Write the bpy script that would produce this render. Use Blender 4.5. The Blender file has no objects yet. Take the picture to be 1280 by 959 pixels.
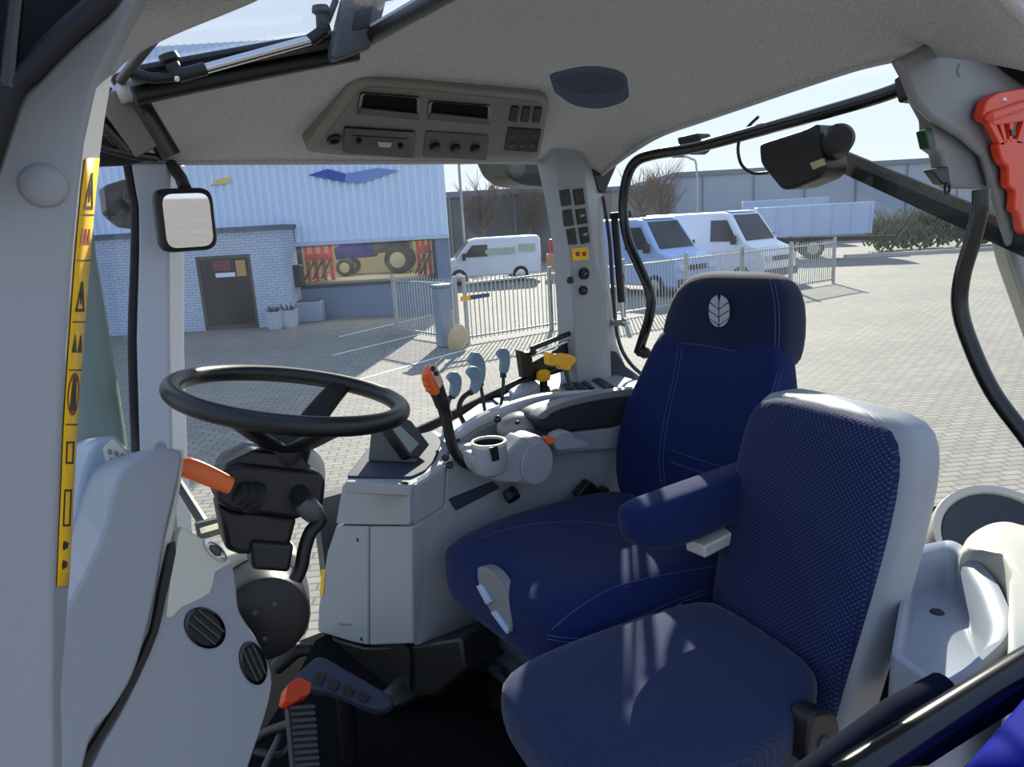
import bpy, bmesh, math, random
from math import sin, cos, tan, pi, radians, sqrt, atan2
from mathutils import Vector, Matrix
random.seed(7)
V = Vector
S = bpy.context.scene
COL = S.collection

# ------------------------------------------------------------------ camera
FPX = 900.0
YAW, PITCH, ROLL = radians(35), radians(12.7), radians(3.3)
EYE = V((0, 0, 2.6))
F0 = V((sin(YAW), cos(YAW), 0)); R0 = V((cos(YAW), -sin(YAW), 0)); Z = V((0, 0, 1))
FW = F0 * cos(PITCH) - Z * sin(PITCH)
UP = F0 * sin(PITCH) + Z * cos(PITCH)
RT = R0 * cos(ROLL) - UP * sin(ROLL)
UR = UP * cos(ROLL) + R0 * sin(ROLL)
cd = bpy.data.cameras.new('camera'); cam = bpy.data.objects.new('camera', cd); COL.objects.link(cam)
cd.sensor_fit = 'HORIZONTAL'; cd.sensor_width = 36; cd.lens = 36 * FPX / 1280; cd.clip_start = 0.02; cd.clip_end = 800
M = Matrix((RT, UR, -FW)).transposed().to_4x4(); M.translation = EYE
cam.matrix_world = M
S.camera = cam

# ------------------------------------------------------------------ world, sun, exposure
SUN_AZ, SUN_EL = radians(42), radians(26)
S.view_settings.view_transform = 'Standard'
S.view_settings.look = 'None'
S.view_settings.gamma = 1.0
S.view_settings.use_curve_mapping = False
S.view_settings.exposure = -0.2
S.cycles.max_bounces = 8; S.cycles.diffuse_bounces = 5; S.cycles.transparent_max_bounces = 16
S.cycles.sample_clamp_indirect = 4
w = bpy.data.worlds.new('world'); S.world = w; w.use_nodes = True
nt = w.node_tree; nt.nodes.clear()
tc = nt.nodes.new('ShaderNodeTexCoord'); sx = nt.nodes.new('ShaderNodeSeparateXYZ')
cr = nt.nodes.new('ShaderNodeValToRGB'); bg = nt.nodes.new('ShaderNodeBackground'); wo = nt.nodes.new('ShaderNodeOutputWorld')
nt.links.new(tc.outputs['Generated'], sx.inputs[0]); nt.links.new(sx.outputs['Z'], cr.inputs[0])
dt = nt.nodes.new('ShaderNodeVectorMath'); dt.operation = 'DOT_PRODUCT'; dt.inputs[1].default_value = (sin(SUN_AZ), cos(SUN_AZ), 0)
mr = nt.nodes.new('ShaderNodeMapRange'); mr.inputs['From Min'].default_value = -1; mr.inputs['To Min'].default_value = 0; mr.inputs['To Max'].default_value = 1
mxw = nt.nodes.new('ShaderNodeMix'); mxw.data_type = 'RGBA'; mxw.inputs['A'].default_value = (.97, 1.04, 1.17, 1); mxw.inputs['B'].default_value = (1.22, 1.23, 1.24, 1)
mlt = nt.nodes.new('ShaderNodeMix'); mlt.data_type = 'RGBA'; mlt.blend_type = 'MULTIPLY'; mlt.inputs['Factor'].default_value = 1
nt.links.new(tc.outputs['Generated'], dt.inputs[0]); nt.links.new(dt.outputs['Value'], mr.inputs[0]); nt.links.new(mr.outputs[0], mxw.inputs['Factor'])
nt.links.new(cr.outputs[0], mlt.inputs['A']); nt.links.new(mxw.outputs['Result'], mlt.inputs['B']); nt.links.new(mlt.outputs['Result'], bg.inputs[0]); nt.links.new(bg.outputs[0], wo.inputs[0])
e = cr.color_ramp.elements
e[0].position = 0.0; e[0].color = (0.95, 0.97, 1.0, 1)
e[1].position = 0.75; e[1].color = (0.45, 0.62, 0.95, 1)
m_ = e.new(0.12); m_.color = (0.83, 0.92, 1.0, 1)
pass
sd = bpy.data.lights.new('sun', 'SUN'); so = bpy.data.objects.new('sun', sd); COL.objects.link(so)
sd.energy = 10.5; sd.angle = radians(0.6); sd.color = (1.0, 0.92, 0.79)
sdir = V((sin(SUN_AZ) * cos(SUN_EL), cos(SUN_AZ) * cos(SUN_EL), sin(SUN_EL)))
so.rotation_euler = sdir.to_track_quat('Z', 'Y').to_euler(); so.location = (20, 20, 30)
so['kind'] = 'helper'

# ------------------------------------------------------------------ geometry helpers
def ray(px, py):
    return FW + RT * ((px - 640) / FPX) + UR * (-(py - 479.5) / FPX)
class Pl:
    """A plane in the cab or the yard; its normal faces the viewer's side."""
    def __init__(s, p, n):
        s.p = V(p); s.n = V(n).normalized()
        if (EYE - s.p).dot(s.n) < 0: s.n = -s.n
    def at(s, px, py):
        d = ray(px, py); t = (s.p - EYE).dot(s.n) / d.dot(s.n)
        return EYE + d * t
def PX(v): return Pl((v, 0, 0), (1, 0, 0))
def PY(v): return Pl((0, v, 0), (0, 1, 0))
def PZ(v): return Pl((0, 0, v), (0, 0, 1))
def P3(a, b, c):
    a, b, c = V(a), V(b), V(c); return Pl(a, (b - a).cross(c - a))
def PF(d): return Pl(F0 * d, F0)              # upright plane across the yard, d metres off
def dep(px, py, d): return EYE + ray(px, py) * d
def scale_at(p): return (V(p) - EYE).dot(FW) / FPX

def spline(pts, k=6, closed=False):
    pts = [V(p) for p in pts]; n = len(pts); out = []
    rng = range(n if closed else n - 1)
    for i in rng:
        if closed: p0, p1, p2, p3 = pts[(i-1) % n], pts[i], pts[(i+1) % n], pts[(i+2) % n]
        else: p0, p1, p2, p3 = pts[max(i-1, 0)], pts[i], pts[i+1], pts[min(i+2, n-1)]
        for j in range(k):
            t = j / k
            out.append(0.5*((2*p1) + (p2-p0)*t + (2*p0-5*p1+4*p2-p3)*t*t + (3*p1-p0-3*p2+p3)*t**3))
    if not closed: out.append(pts[-1])
    return out
def sp2(pts, k=5, closed=True):
    return [(p.x, p.y) for p in spline([V((a, b, 0)) for a, b in pts], k, closed)]
def rnd(pts, r, k=4):
    """round the corners of an outline"""
    out = []; n = len(pts)
    for i in range(n):
        p = V((*pts[i], 0)); a = V((*pts[i-1], 0)); b = V((*pts[(i+1) % n], 0))
        la, lb = (a-p).length, (b-p).length
        ra = min(r, la*.45, lb*.45)
        s, e_ = p + (a-p).normalized()*ra, p + (b-p).normalized()*ra
        for j in range(k+1):
            t = j/k; q = s*(1-t)**2 + p*2*t*(1-t) + e_*t*t
            out.append((q.x, q.y))
    return out

class MB:
    def __init__(s): s.bm = bmesh.new()
    def ring_faces(s, a, b):
        n = len(a)
        for i in range(n):
            try: s.bm.faces.new((a[i], a[(i+1) % n], b[(i+1) % n], b[i]))
            except ValueError: pass
    def loft(s, rings, cap=True, closed=False):
        vs = [[s.bm.verts.new(p) for p in r] for r in rings]
        for a, b in zip(vs, vs[1:]): s.ring_faces(a, b)
        if closed: s.ring_faces(vs[-1], vs[0])
        elif cap:
            s.bm.faces.new(vs[0][::-1]); s.bm.faces.new(vs[-1])
        return s
    def prism(s, pts, vec):
        vec = V(vec); return s.loft([[V(p) for p in pts], [V(p) + vec for p in pts]])
    def plate(s, pix, pl, t, lift=0.0):
        pts = [pl.at(*p) + pl.n*lift for p in pix]
        return s.prism(pts, -pl.n*t)
    def strip(s, rows):
        vs = [[s.bm.verts.new(p) for p in r] for r in rows]
        for a, b in zip(vs, vs[1:]):
            for i in range(len(a)-1): s.bm.faces.new((a[i], a[i+1], b[i+1], b[i]))
        return s
    def box(s, c, size, rot=None):
        c = V(c); h = V(size)/2; R_ = rot.to_3x3() if rot else Matrix.Identity(3)
        P = lambda x, y, z: c + R_ @ V((x*h.x, y*h.y, z*h.z))
        return s.loft([[P(-1,-1,k), P(1,-1,k), P(1,1,k), P(-1,1,k)] for k in (-1, 1)])
    def bar(s, a, b, w_, h_, up=(0,0,1)):
        a, b = V(a), V(b); d = (b-a).normalized(); u = d.cross(V(up)).normalized(); v = u.cross(d)
        q = [(-1,-1),(1,-1),(1,1),(-1,1)]
        return s.loft([[p + u*(x*w_/2) + v*(y*h_/2) for x, y in q] for p in (a, b)])
    def tube(s, path, r, n=14, closed=False, flat=1.0):
        path = [V(p) for p in path]; rings = []; m = len(path); u = None
        for i, p in enumerate(path):
            if closed: d = path[(i+1) % m] - path[i-1]
            else: d = path[min(i+1, m-1)] - path[max(i-1, 0)]
            d.normalize()
            if u is None: u = d.orthogonal().normalized()
            u = (u - d*u.dot(d)).normalized(); v = d.cross(u)
            rr = r[i] if isinstance(r, (list, tuple)) else r
            rings.append([p + (u*cos(2*pi*k/n) + v*sin(2*pi*k/n)*flat)*rr for k in range(n)])
        return s.loft(rings, closed=closed)
    def lathe(s, prof, o, ax, n=28, cap=True):
        o = V(o); ax = V(ax).normalized(); u = ax.orthogonal().normalized(); v = ax.cross(u)
        return s.loft([[o + ax*h + (u*cos(2*pi*k/n) + v*sin(2*pi*k/n))*max(r, 1e-4) for k in range(n)] for r, h in prof], cap)
    def ell(s, c, u, v, w_, n=18, m=10):
        """ellipsoid with half axes u, v, w"""
        c, u, v, w_ = V(c), V(u), V(v), V(w_); rings = []
        for i in range(m+1):
            a = -pi/2 + pi*i/m; a = max(min(a, pi/2-.02), -pi/2+.02)
            rings.append([c + w_*sin(a) + (u*cos(2*pi*k/n) + v*sin(2*pi*k/n))*cos(a) for k in range(n)])
        return s.loft(rings)
    def sring(s, c, u, v, p=3.0, n=24):
        out = []
        for k in range(n):
            a = 2*pi*k/n; ca, sa = cos(a), sin(a)
            out.append(V(c) + V(u)*(abs(ca)**(2/p)*(1 if ca >= 0 else -1)) + V(v)*(abs(sa)**(2/p)*(1 if sa >= 0 else -1)))
        return out
    def build(s, name, m, parent=None, bevel=0, seg=2, sub=0, solid=0, smooth=True, ang=38):
        bmesh.ops.recalc_face_normals(s.bm, faces=s.bm.faces)
        off = V((0,0,0)); q = parent
        while q is not None: off += q.location; q = q.parent
        for v in s.bm.verts: v.co -= off
        me = bpy.data.meshes.new(name); s.bm.to_mesh(me); s.bm.free()
        if smooth:
            for p in me.polygons: p.use_smooth = True
            if not sub: me.set_sharp_from_angle(angle=radians(ang))
        me.materials.append(m)
        o = bpy.data.objects.new(name, me); COL.objects.link(o)
        if parent is not None: o.parent = parent
        if solid:
            k = o.modifiers.new('solid', 'SOLIDIFY'); k.thickness = solid; k.offset = 0
        if bevel:
            k = o.modifiers.new('bevel', 'BEVEL'); k.width = bevel; k.segments = seg; k.limit_method = 'ANGLE'; k.angle_limit = radians(32); k.harden_normals = False
        if sub:
            k = o.modifiers.new('sub', 'SUBSURF'); k.levels = sub; k.render_levels = sub
        return o

from mathutils.bvhtree import BVHTree
def on_surface(o, pts, lift=.0008):
    """points of a seam laid on the surface of a finished part"""
    bpy.context.view_layer.update(); dg = bpy.context.evaluated_depsgraph_get(); t = BVHTree.FromObject(o, dg); mi = o.matrix_world.inverted(); out = []
    for px, py in pts:
        d = ray(px, py).normalized(); h = t.ray_cast(mi @ EYE, d)
        if h[0] is not None: out.append(o.matrix_world @ h[0] - d*lift)
    return out
def tag(o, label, cat, group=None, kind=None):
    o['label'] = label; o['category'] = cat
    if group: o['group'] = group
    if kind: o['kind'] = kind
    return o
def thing(name, loc, label, cat, group=None):
    o = bpy.data.objects.new(name, None); COL.objects.link(o); o.location = loc; o.empty_display_size = .05
    return tag(o, label, cat, group)
def st(o, label=None):
    o['kind'] = 'structure'
    if label: o['label'] = label
    return o
def copy_tree(o, parent=None):
    c = o.copy(); COL.objects.link(c)
    if parent is not None: c.parent = parent
    for ch in list(o.children): copy_tree(ch, c)
    return c

# ------------------------------------------------------------------ materials
def lin(c):
    return tuple((x/255/12.92 if x/255 <= .04045 else ((x/255+.055)/1.055)**2.4) for x in c)
MATS = {}
def mat(name, rgb, rough=.5, metal=0, bump=0, bscale=300, var=0, vscale=8, spec=.5, coat=0, sheen=0):
    if name in MATS: return MATS[name]
    m = bpy.data.materials.new(name); m.use_nodes = True; MATS[name] = m
    n = m.node_tree; b = n.nodes['Principled BSDF']
    c = (*lin(rgb), 1)
    b.inputs['Base Color'].default_value = c; b.inputs['Roughness'].default_value = rough; b.inputs['Metallic'].default_value = metal
    b.inputs['Specular IOR Level'].default_value = spec; b.inputs['Coat Weight'].default_value = coat; b.inputs['Sheen Weight'].default_value = sheen
    t = n.nodes.new('ShaderNodeTexCoord')
    if var:
        x = n.nodes.new('ShaderNodeTexNoise'); x.inputs['Scale'].default_value = vscale; x.inputs['Detail'].default_value = 4
        r = n.nodes.new('ShaderNodeMapRange'); r.inputs['To Min'].default_value = 1-var; r.inputs['To Max'].default_value = 1+var
        mx = n.nodes.new('ShaderNodeMix'); mx.data_type = 'RGBA'; mx.blend_type = 'MULTIPLY'; mx.inputs['Factor'].default_value = 1
        mx.inputs['A'].default_value = c
        n.links.new(t.outputs['Object'], x.inputs['Vector']); n.links.new(x.outputs['Fac'], r.inputs['Value'])
        n.links.new(r.outputs[0], mx.inputs['B']); n.links.new(mx.outputs['Result'], b.inputs['Base Color'])
    if bump:
        x = n.nodes.new('ShaderNodeTexNoise'); x.inputs['Scale'].default_value = bscale; x.inputs['Detail'].default_value = 3
        bp = n.nodes.new('ShaderNodeBump'); bp.inputs['Strength'].default_value = bump; bp.inputs['Distance'].default_value = .002
        n.links.new(t.outputs['Object'], x.inputs['Vector']); n.links.new(x.outputs['Fac'], bp.inputs['Height']); n.links.new(bp.outputs[0], b.inputs['Normal'])
    return m
def weave(name, base, dot, scale=260, rough=.9, size=.32, axes='YZ'):
    """woven cloth with a regular dot pattern"""
    m = bpy.data.materials.new(name); m.use_nodes = True; n = m.node_tree; b = n.nodes['Principled BSDF']
    b.inputs['Roughness'].default_value = rough; b.inputs['Specular IOR Level'].default_value = .25
    b.inputs['Sheen Weight'].default_value = .15; b.inputs['Sheen Roughness'].default_value = .4
    t = n.nodes.new('ShaderNodeTexCoord'); v = n.nodes.new('ShaderNodeTexVoronoi'); v.inputs['Scale'].default_value = scale
    v.inputs['Randomness'].default_value = .0; v.voronoi_dimensions = '2D'
    sp_ = n.nodes.new('ShaderNodeSeparateXYZ'); cb = n.nodes.new('ShaderNodeCombineXYZ'); rt = n.nodes.new('ShaderNodeMapping'); rt.inputs['Rotation'].default_value = (0, 0, pi/4)
    n.links.new(t.outputs['Object'], sp_.inputs[0])
    for i_, ax_ in enumerate(axes): n.links.new(sp_.outputs[ax_], cb.inputs[i_])
    n.links.new(cb.outputs[0], rt.inputs[0])
    r = n.nodes.new('ShaderNodeValToRGB'); r.color_ramp.elements[0].position = size-.08; r.color_ramp.elements[1].position = size+.06
    r.color_ramp.elements[0].color = (*lin(dot), 1); r.color_ramp.elements[1].color = (*lin(base), 1)
    bp = n.nodes.new('ShaderNodeBump'); bp.inputs['Strength'].default_value = .35; bp.inputs['Distance'].default_value = .0015
    n.links.new(rt.outputs[0], v.inputs['Vector']); n.links.new(v.outputs['Distance'], r.inputs[0])
    n.links.new(r.outputs[0], b.inputs['Base Color']); n.links.new(v.outputs['Distance'], bp.inputs['Height']); n.links.new(bp.outputs[0], b.inputs['Normal'])
    return m
def glass(name, dust, refl=.55, tint=(.96,.985,.985), dustcol=(.8,.85,.9)):
    """clear pane with a thin film of dust that scatters sunlight"""
    m = bpy.data.materials.new(name); m.use_nodes = True; n = m.node_tree; n.nodes.clear()
    o = n.nodes.new('ShaderNodeOutputMaterial'); tr = n.nodes.new('ShaderNodeBsdfTransparent'); tr.inputs[0].default_value = (*tint, 1)
    gl = n.nodes.new('ShaderNodeBsdfGlossy'); gl.inputs['Roughness'].default_value = .02
    lw = n.nodes.new('ShaderNodeLayerWeight'); lw.inputs['Blend'].default_value = .5; pw = n.nodes.new('ShaderNodeMath'); pw.operation = 'POWER'; pw.inputs[1].default_value = 5
    fr = n.nodes.new('ShaderNodeMath'); fr.operation = 'MULTIPLY_ADD'; fr.inputs[1].default_value = refl; fr.inputs[2].default_value = .01
    n.links.new(lw.outputs['Facing'], pw.inputs[0]); n.links.new(pw.outputs[0], fr.inputs[0])
    m1 = n.nodes.new('ShaderNodeMixShader'); n.links.new(fr.outputs[0], m1.inputs[0]); n.links.new(tr.outputs[0], m1.inputs[1]); n.links.new(gl.outputs[0], m1.inputs[2])
    tl = n.nodes.new('ShaderNodeBsdfTranslucent'); tl.inputs[0].default_value = (*dustcol, 1)
    df = n.nodes.new('ShaderNodeBsdfDiffuse'); df.inputs[0].default_value = (*dustcol, 1)
    m2 = n.nodes.new('ShaderNodeMixShader'); m2.inputs[0].default_value = .35; n.links.new(tl.outputs[0], m2.inputs[1]); n.links.new(df.outputs[0], m2.inputs[2])
    t = n.nodes.new('ShaderNodeTexCoord'); x = n.nodes.new('ShaderNodeTexNoise'); x.inputs['Scale'].default_value = 3.5; x.inputs['Detail'].default_value = 6; x.inputs['Distortion'].default_value = 1.2
    r = n.nodes.new('ShaderNodeMapRange'); r.inputs['From Min'].default_value = .3; r.inputs['From Max'].default_value = .75; r.inputs['To Min'].default_value = dust*.45; r.inputs['To Max'].default_value = dust*1.6
    n.links.new(t.outputs['Object'], x.inputs['Vector']); n.links.new(x.outputs['Fac'], r.inputs['Value'])
    m3 = n.nodes.new('ShaderNodeMixShader'); n.links.new(r.outputs[0], m3.inputs[0]); n.links.new(m1.outputs[0], m3.inputs[1]); n.links.new(m2.outputs[0], m3.inputs[2])
    n.links.new(m3.outputs[0], o.inputs[0])
    return m
def bricks(name, c1, c2, mortar, bw, bh, msize, rough=.85, bump=.4, varied=True, coord='Object', rot=0):
    m = bpy.data.materials.new(name); m.use_nodes = True; n = m.node_tree; b = n.nodes['Principled BSDF']; b.inputs['Roughness'].default_value = rough
    t = n.nodes.new('ShaderNodeTexCoord'); mp = n.nodes.new('ShaderNodeMapping'); mp.inputs['Rotation'].default_value = rot if isinstance(rot, tuple) else (0, 0, rot)
    k = n.nodes.new('ShaderNodeTexBrick'); k.inputs['Scale'].default_value = 1; k.inputs['Brick Width'].default_value = bw; k.inputs['Row Height'].default_value = bh; k.inputs['Mortar Size'].default_value = msize
    k.inputs['Color1'].default_value = (*lin(c1), 1); k.inputs['Color2'].default_value = (*lin(c2), 1); k.inputs['Mortar'].default_value = (*lin(mortar), 1)
    x = n.nodes.new('ShaderNodeTexNoise'); x.inputs['Scale'].default_value = .35; x.inputs['Detail'].default_value = 8
    r = n.nodes.new('ShaderNodeMapRange'); r.inputs['To Min'].default_value = .72; r.inputs['To Max'].default_value = 1.25
    mx = n.nodes.new('ShaderNodeMix'); mx.data_type = 'RGBA'; mx.blend_type = 'MULTIPLY'; mx.inputs['Factor'].default_value = 1 if varied else 0
    n.links.new(t.outputs[coord], mp.inputs[0]); n.links.new(mp.outputs[0], k.inputs['Vector']); n.links.new(t.outputs[coord], x.inputs['Vector'])
    n.links.new(x.outputs['Fac'], r.inputs['Value']); n.links.new(k.outputs['Color'], mx.inputs['A']); n.links.new(r.outputs[0], mx.inputs['B'])
    n.links.new(mx.outputs['Result'], b.inputs['Base Color'])
    bp = n.nodes.new('ShaderNodeBump'); bp.inputs['Strength'].default_value = bump; bp.inputs['Distance'].default_value = .01; bp.invert = True
    n.links.new(k.outputs['Fac'], bp.inputs['Height']); n.links.new(bp.outputs[0], b.inputs['Normal'])
    return m

G1 = mat('light grey plastic', (149,154,160), .45, bump=.12, bscale=700)
G2 = mat('mid grey plastic', (124,127,129), .45, bump=.12, bscale=700)
G3 = mat('dark grey plastic', (74,77,80), .5, bump=.1, bscale=700)
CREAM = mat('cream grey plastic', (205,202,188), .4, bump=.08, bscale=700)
BLK = mat('black plastic', (22,22,24), .45, bump=.1, bscale=600)
BLKG = mat('gloss black', (14,14,17), .18, spec=.6)
RUB = mat('black rubber', (20,20,21), .7)
NAVY = mat('dark slate rubber', (44,52,72), .7, bump=.2, bscale=500)
FELT = mat('grey felt headliner', (188,188,190), .95, bump=.7, bscale=420, var=.42, vscale=190, spec=.1)
ORANGE = mat('orange plastic', (234,106,44), .4)
RED = mat('red orange plastic', (226,58,24), .42, bump=.05)
YEL = mat('yellow plastic', (244,176,20), .4)
STICK = mat('yellow sticker', (250,196,20), .5)
INK = mat('black ink', (28,24,20), .6)
INKR = mat('brown red ink', (150,60,30), .6)
CHROME = mat('brushed metal', (205,205,205), .25, metal=1)
STEEL = mat('dark steel', (70,68,66), .3, metal=1)
BLUE = mat('blue seat cloth', (15,33,82), .9, bump=.35, bscale=900, var=.1, vscale=30, spec=.15, sheen=.1)
BLUED = mat('dark blue seat cloth', (14,26,60), .9, bump=.35, bscale=900, spec=.2, sheen=.2)
STITCH = mat('pale blue stitching', (54,70,120), .8)
WEAVE = weave('navy woven cloth with dots', (20,34,76), (66,74,104), 150, size=.26, axes='YZ')
WEAVES = weave('fine woven navy cloth', (26,40,76), (56,66,94), 260, size=.30, axes='XY')
EMB = mat('silver embroidery', (168,172,184), .7)
MATF = mat('black loop carpet', (16,16,18), 1.0, bump=1.0, bscale=260, var=.5, vscale=200, spec=.1)
BODYBLUE = mat('tractor blue paint', (14,24,128), .7, spec=.05)
PADL = mat('blue grey grip', (112,136,158), .45)
SCREEN = mat('grey display glass', (120,134,134), .2)
# ------------------------------------------------------------------ the yard outside
GROUND = bricks('clinker paving', (152,144,132), (134,127,117), (104,99,92), .22, .11, .012, rot=.5, bump=.3)
o = MB().box((20, 30, -.05), (240, 240, .1)).build('ground', GROUND); st(o, 'paved yard of small clinker bricks')
def bricks_w(n_, *a, **k): return bricks(n_, *a, rot=(pi/2, 0, YAW), **k)
FAC = mat('pale blue steel cladding', (214,230,250), .5, var=.04, vscale=.8)
FACB = mat('grey blue plinth panel', (120,134,156), .7, var=.06)
WBRICK = mat('white painted brick', (196,206,220), .8)
# brick pattern laid in the wall's own upright plane
def wallbrick(name, c1, c2, mo, bw, bh):
    m = bricks(name, c1, c2, mo, bw, bh, .012, varied=True)
    n = m.node_tree; mp = [x for x in n.nodes if x.type == 'MAPPING'][0]; t = [x for x in n.nodes if x.type == 'TEX_COORD'][0]
    for l in list(mp.inputs[0].links): n.links.remove(l)
    # u along the wall, v = height
    d1 = n.nodes.new('ShaderNodeVectorMath'); d1.operation = 'DOT_PRODUCT'; d1.inputs[1].default_value = tuple(R0 + F0)
    s1 = n.nodes.new('ShaderNodeSeparateXYZ'); c_ = n.nodes.new('ShaderNodeCombineXYZ')
    n.links.new(t.outputs['Object'], d1.inputs[0]); n.links.new(t.outputs['Object'], s1.inputs[0])
    n.links.new(d1.outputs['Value'], c_.inputs[0]); n.links.new(s1.outputs['Z'], c_.inputs[1]); n.links.new(c_.outputs[0], mp.inputs[0])
    mp.inputs['Rotation'].default_value = (0, 0, 0)
    return m
WBRICK = wallbrick('white painted brick', (190,202,220), (180,192,212), (150,160,180), .24, .08)
GBRICK = wallbrick('grey brown brick', (120,112,106), (104,98,94), (90,86,84), .4, .15)
DKGLASS = mat('dark door glass', (30,34,40), .25, spec=.4)
YGLASS = glass('showroom glass', .05)
WHITE = mat('white paint', (232,234,238), .35, coat=.3)
LBLUE = mat('pale blue paint', (120,150,215), .4)
TYRE = mat('tyre rubber', (28,28,28), .85)
RIM = mat('pale wheel rim', (200,196,170), .4)
LINE = mat('white line paint', (225,228,232), .8)

FD, PD_ = 22.2, 20.8                         # facade and porch distance
fpl, ppl = PF(FD), PF(PD_)
def sz(s, z, d): return F0*d + R0*s + Z*z
def s_of(px, py, d):
    p = PF(d).at(px, py); return p.dot(R0), p.z
sR = s_of(561, 300, FD)[0]; sL = -22.0
w0, w1 = s_of(358, 335, FD)[0], s_of(543, 322, FD)[0]
zt, zb = s_of(450, 303, FD)[1], s_of(450, 355, FD)[1]
BH = 8.0
root = thing('workshop_building', sz((sL+sR)/2, 0, FD), 'long pale blue corrugated workshop with white brick porch and showroom window', 'building')
def corr(mb, s0, s1, z0, z1):
    rows = []; s = s0; k = 0
    prof = [(0, 0), (.09, 0), (.115, .065), (.205, .065), (.23, 0)]
    pts = []
    while s < s1:
        for a, b in prof[:-1]:
            if s + a < s1: pts.append((s+a, b))
        s += .23
    pts.append((s1, 0))
    mb.strip([[sz(a, z0, FD - b) for a, b in pts], [sz(a, z1, FD - b) for a, b in pts]])
mb = MB(); corr(mb, sL, sR, zt, BH)
mb.box(sz((sL+sR)/2, BH/2+zt/2, FD+.08), (sR-sL, .12, BH-zt), Matrix.Rotation(-YAW, 3, 'Z'))
mb.build('cladding', FAC, root, smooth=False)
RZ = Matrix.Rotation(-YAW, 3, 'Z')
def fbox(mb, s0, s1, z0, z1, d0, d1): return mb.box(sz((s0+s1)/2, (z0+z1)/2, (d0+d1)/2), (s1-s0, d1-d0, z1-z0), RZ)
mb = MB(); fbox(mb, sL, sR, 0, zb, FD, FD+.2); fbox(mb, w1, sR, zb, zt, FD, FD+.2); fbox(mb, sL, w0, zb, zt, FD, FD+.2)
mb.build('plinth', FACB, root, smooth=False)
mb = MB(); kR = (FD+14)/FD
mb.loft([[sz(sR-.2, z, FD+.2), sz(sR, z, FD+.2), sz((sR-.3)*kR, z, FD+14), sz((sR-.5)*kR, z, FD+14)] for z in (0, BH)]); fbox(mb, sL, sL+.2, 0, BH, FD+.2, FD+14); fbox(mb, sL, sR*kR-.5, 0, BH, FD+13.8, FD+14); mb.loft([[sz(sL, z, FD+.2), sz(sR, z, FD+.2), sz((sR-.3)*kR, z, FD+14), sz(sL, z, FD+14)] for z in (BH-.2, BH)])
mb.build('outer_wall', FACB, root, smooth=False)
mb = MB(); fbox(mb, w0-1, sR*1.25-.3, 0, zb+.1, FD+.25, FD+5.5)
mb.build('showroom_floor', mat('showroom floor', (150,140,120), .6), root, smooth=False)
mb = MB(); fbox(mb, w0-1, sR*1.25-.3, zb, 4, FD+5.5, FD+5.6)
mb.build('showroom_wall', mat('showroom wall', (170,160,130), .8), root, smooth=False)
mb = MB()
for a in (w0, w1): fbox(mb, a-.05, a+.05, zb, zt, FD-.02, FD+.1)
for z in (zb, zt): fbox(mb, w0, w1, z-.05, z+.05, FD-.02, FD+.1)
fr = mb.build('window', mat('dark window frame', (60,66,76), .4), root, smooth=False)
mb = MB(); fbox(mb, w0, w1, zb, zt, FD+.03, FD+.04); mb.build('pane', YGLASS, fr, smooth=False)
ld = bpy.data.lights.new('showroom_lamp', 'AREA'); lo = bpy.data.objects.new('showroom_lamp', ld); COL.objects.link(lo)
ld.energy = 260; ld.shape = 'RECTANGLE'; ld.size = 5; ld.size_y = 2; ld.color = (1, .9, .72); lo.location = sz((w0+w1)/2, 3.6, FD+2.6); lo.rotation_euler = (0, 0, -YAW); lo['kind'] = 'helper'
mb = MB(); fbox(mb, w0-.3, sR, zt-.02, zt+.1, FD-.08, FD+.02); mb.build('flashing', mat('flashing white', (190,204,224), .5), root, smooth=False)
# chevron emblem on the cladding
cp = PF(FD-.10)
mb = MB(); mb.plate([(385,219),(409,211),(432,217),(431,228)], cp, .03); mb.build('emblem', mat('emblem blue', (16,66,176), .5), root, smooth=False)
mb = MB(); mb.plate([(432,217),(472,210),(499,213),(452,229),(431,228)], cp, .03); mb.build('emblem', mat('emblem pale blue', (110,140,205), .5), root, smooth=False)
mb = MB(); mb.plate([(262,232),(272,224),(288,221),(286,229)], cp, .03); mb.build('emblem', mat('emblem yellow', (220,200,110), .5), root, smooth=False)
# porch
p0, p1 = s_of(150, 350, PD_)[0]-6, s_of(356, 340, PD_)[0]
zp = s_of(300, 289, PD_)[1]
mb = MB()
d0, d1 = s_of(250, 365, PD_)[0], s_of(318, 362, PD_)[0]; zd = s_of(285, 319, PD_)[1]
fbox(mb, p0, d0, 0, zp, PD_, PD_+.25); fbox(mb, d1, p1, 0, zp, PD_, PD_+.25); fbox(mb, d0, d1, zd, zp, PD_, PD_+.25); fbox(mb, p1-.25, p1, 0, zp, PD_+.25, FD)
mb.build('porch', WBRICK, root, smooth=False)
mb = MB(); fbox(mb, p0, p1+.1, zp, zp+.12, PD_-.1, FD+.02); mb.build('porch_roof', mat('slate coping', (84,94,112), .6), root, smooth=False)
mb = MB(); fbox(mb, d0, d0+.09, 0, zd, PD_+.02, PD_+.12); fbox(mb, d1-.09, d1, 0, zd, PD_+.02, PD_+.12); fbox(mb, d0, d1, zd-.09, zd, PD_+.02, PD_+.12); fbox(mb, d0, d1, 0, .12, PD_+.02, PD_+.12)
dr = mb.build('door', mat('brown door frame', (70,66,64), .4), root, smooth=False)
mb = MB(); fbox(mb, d0+.09, d1-.09, .12, zd-.09, PD_+.05, PD_+.08); mb.build('pane', DKGLASS, dr, smooth=False)
mb = MB(); fbox(mb, d0+.5, d1-.5, 1.5, 1.62, PD_+.03, PD_+.05); mb.build('notice', WHITE, dr, smooth=False)
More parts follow.
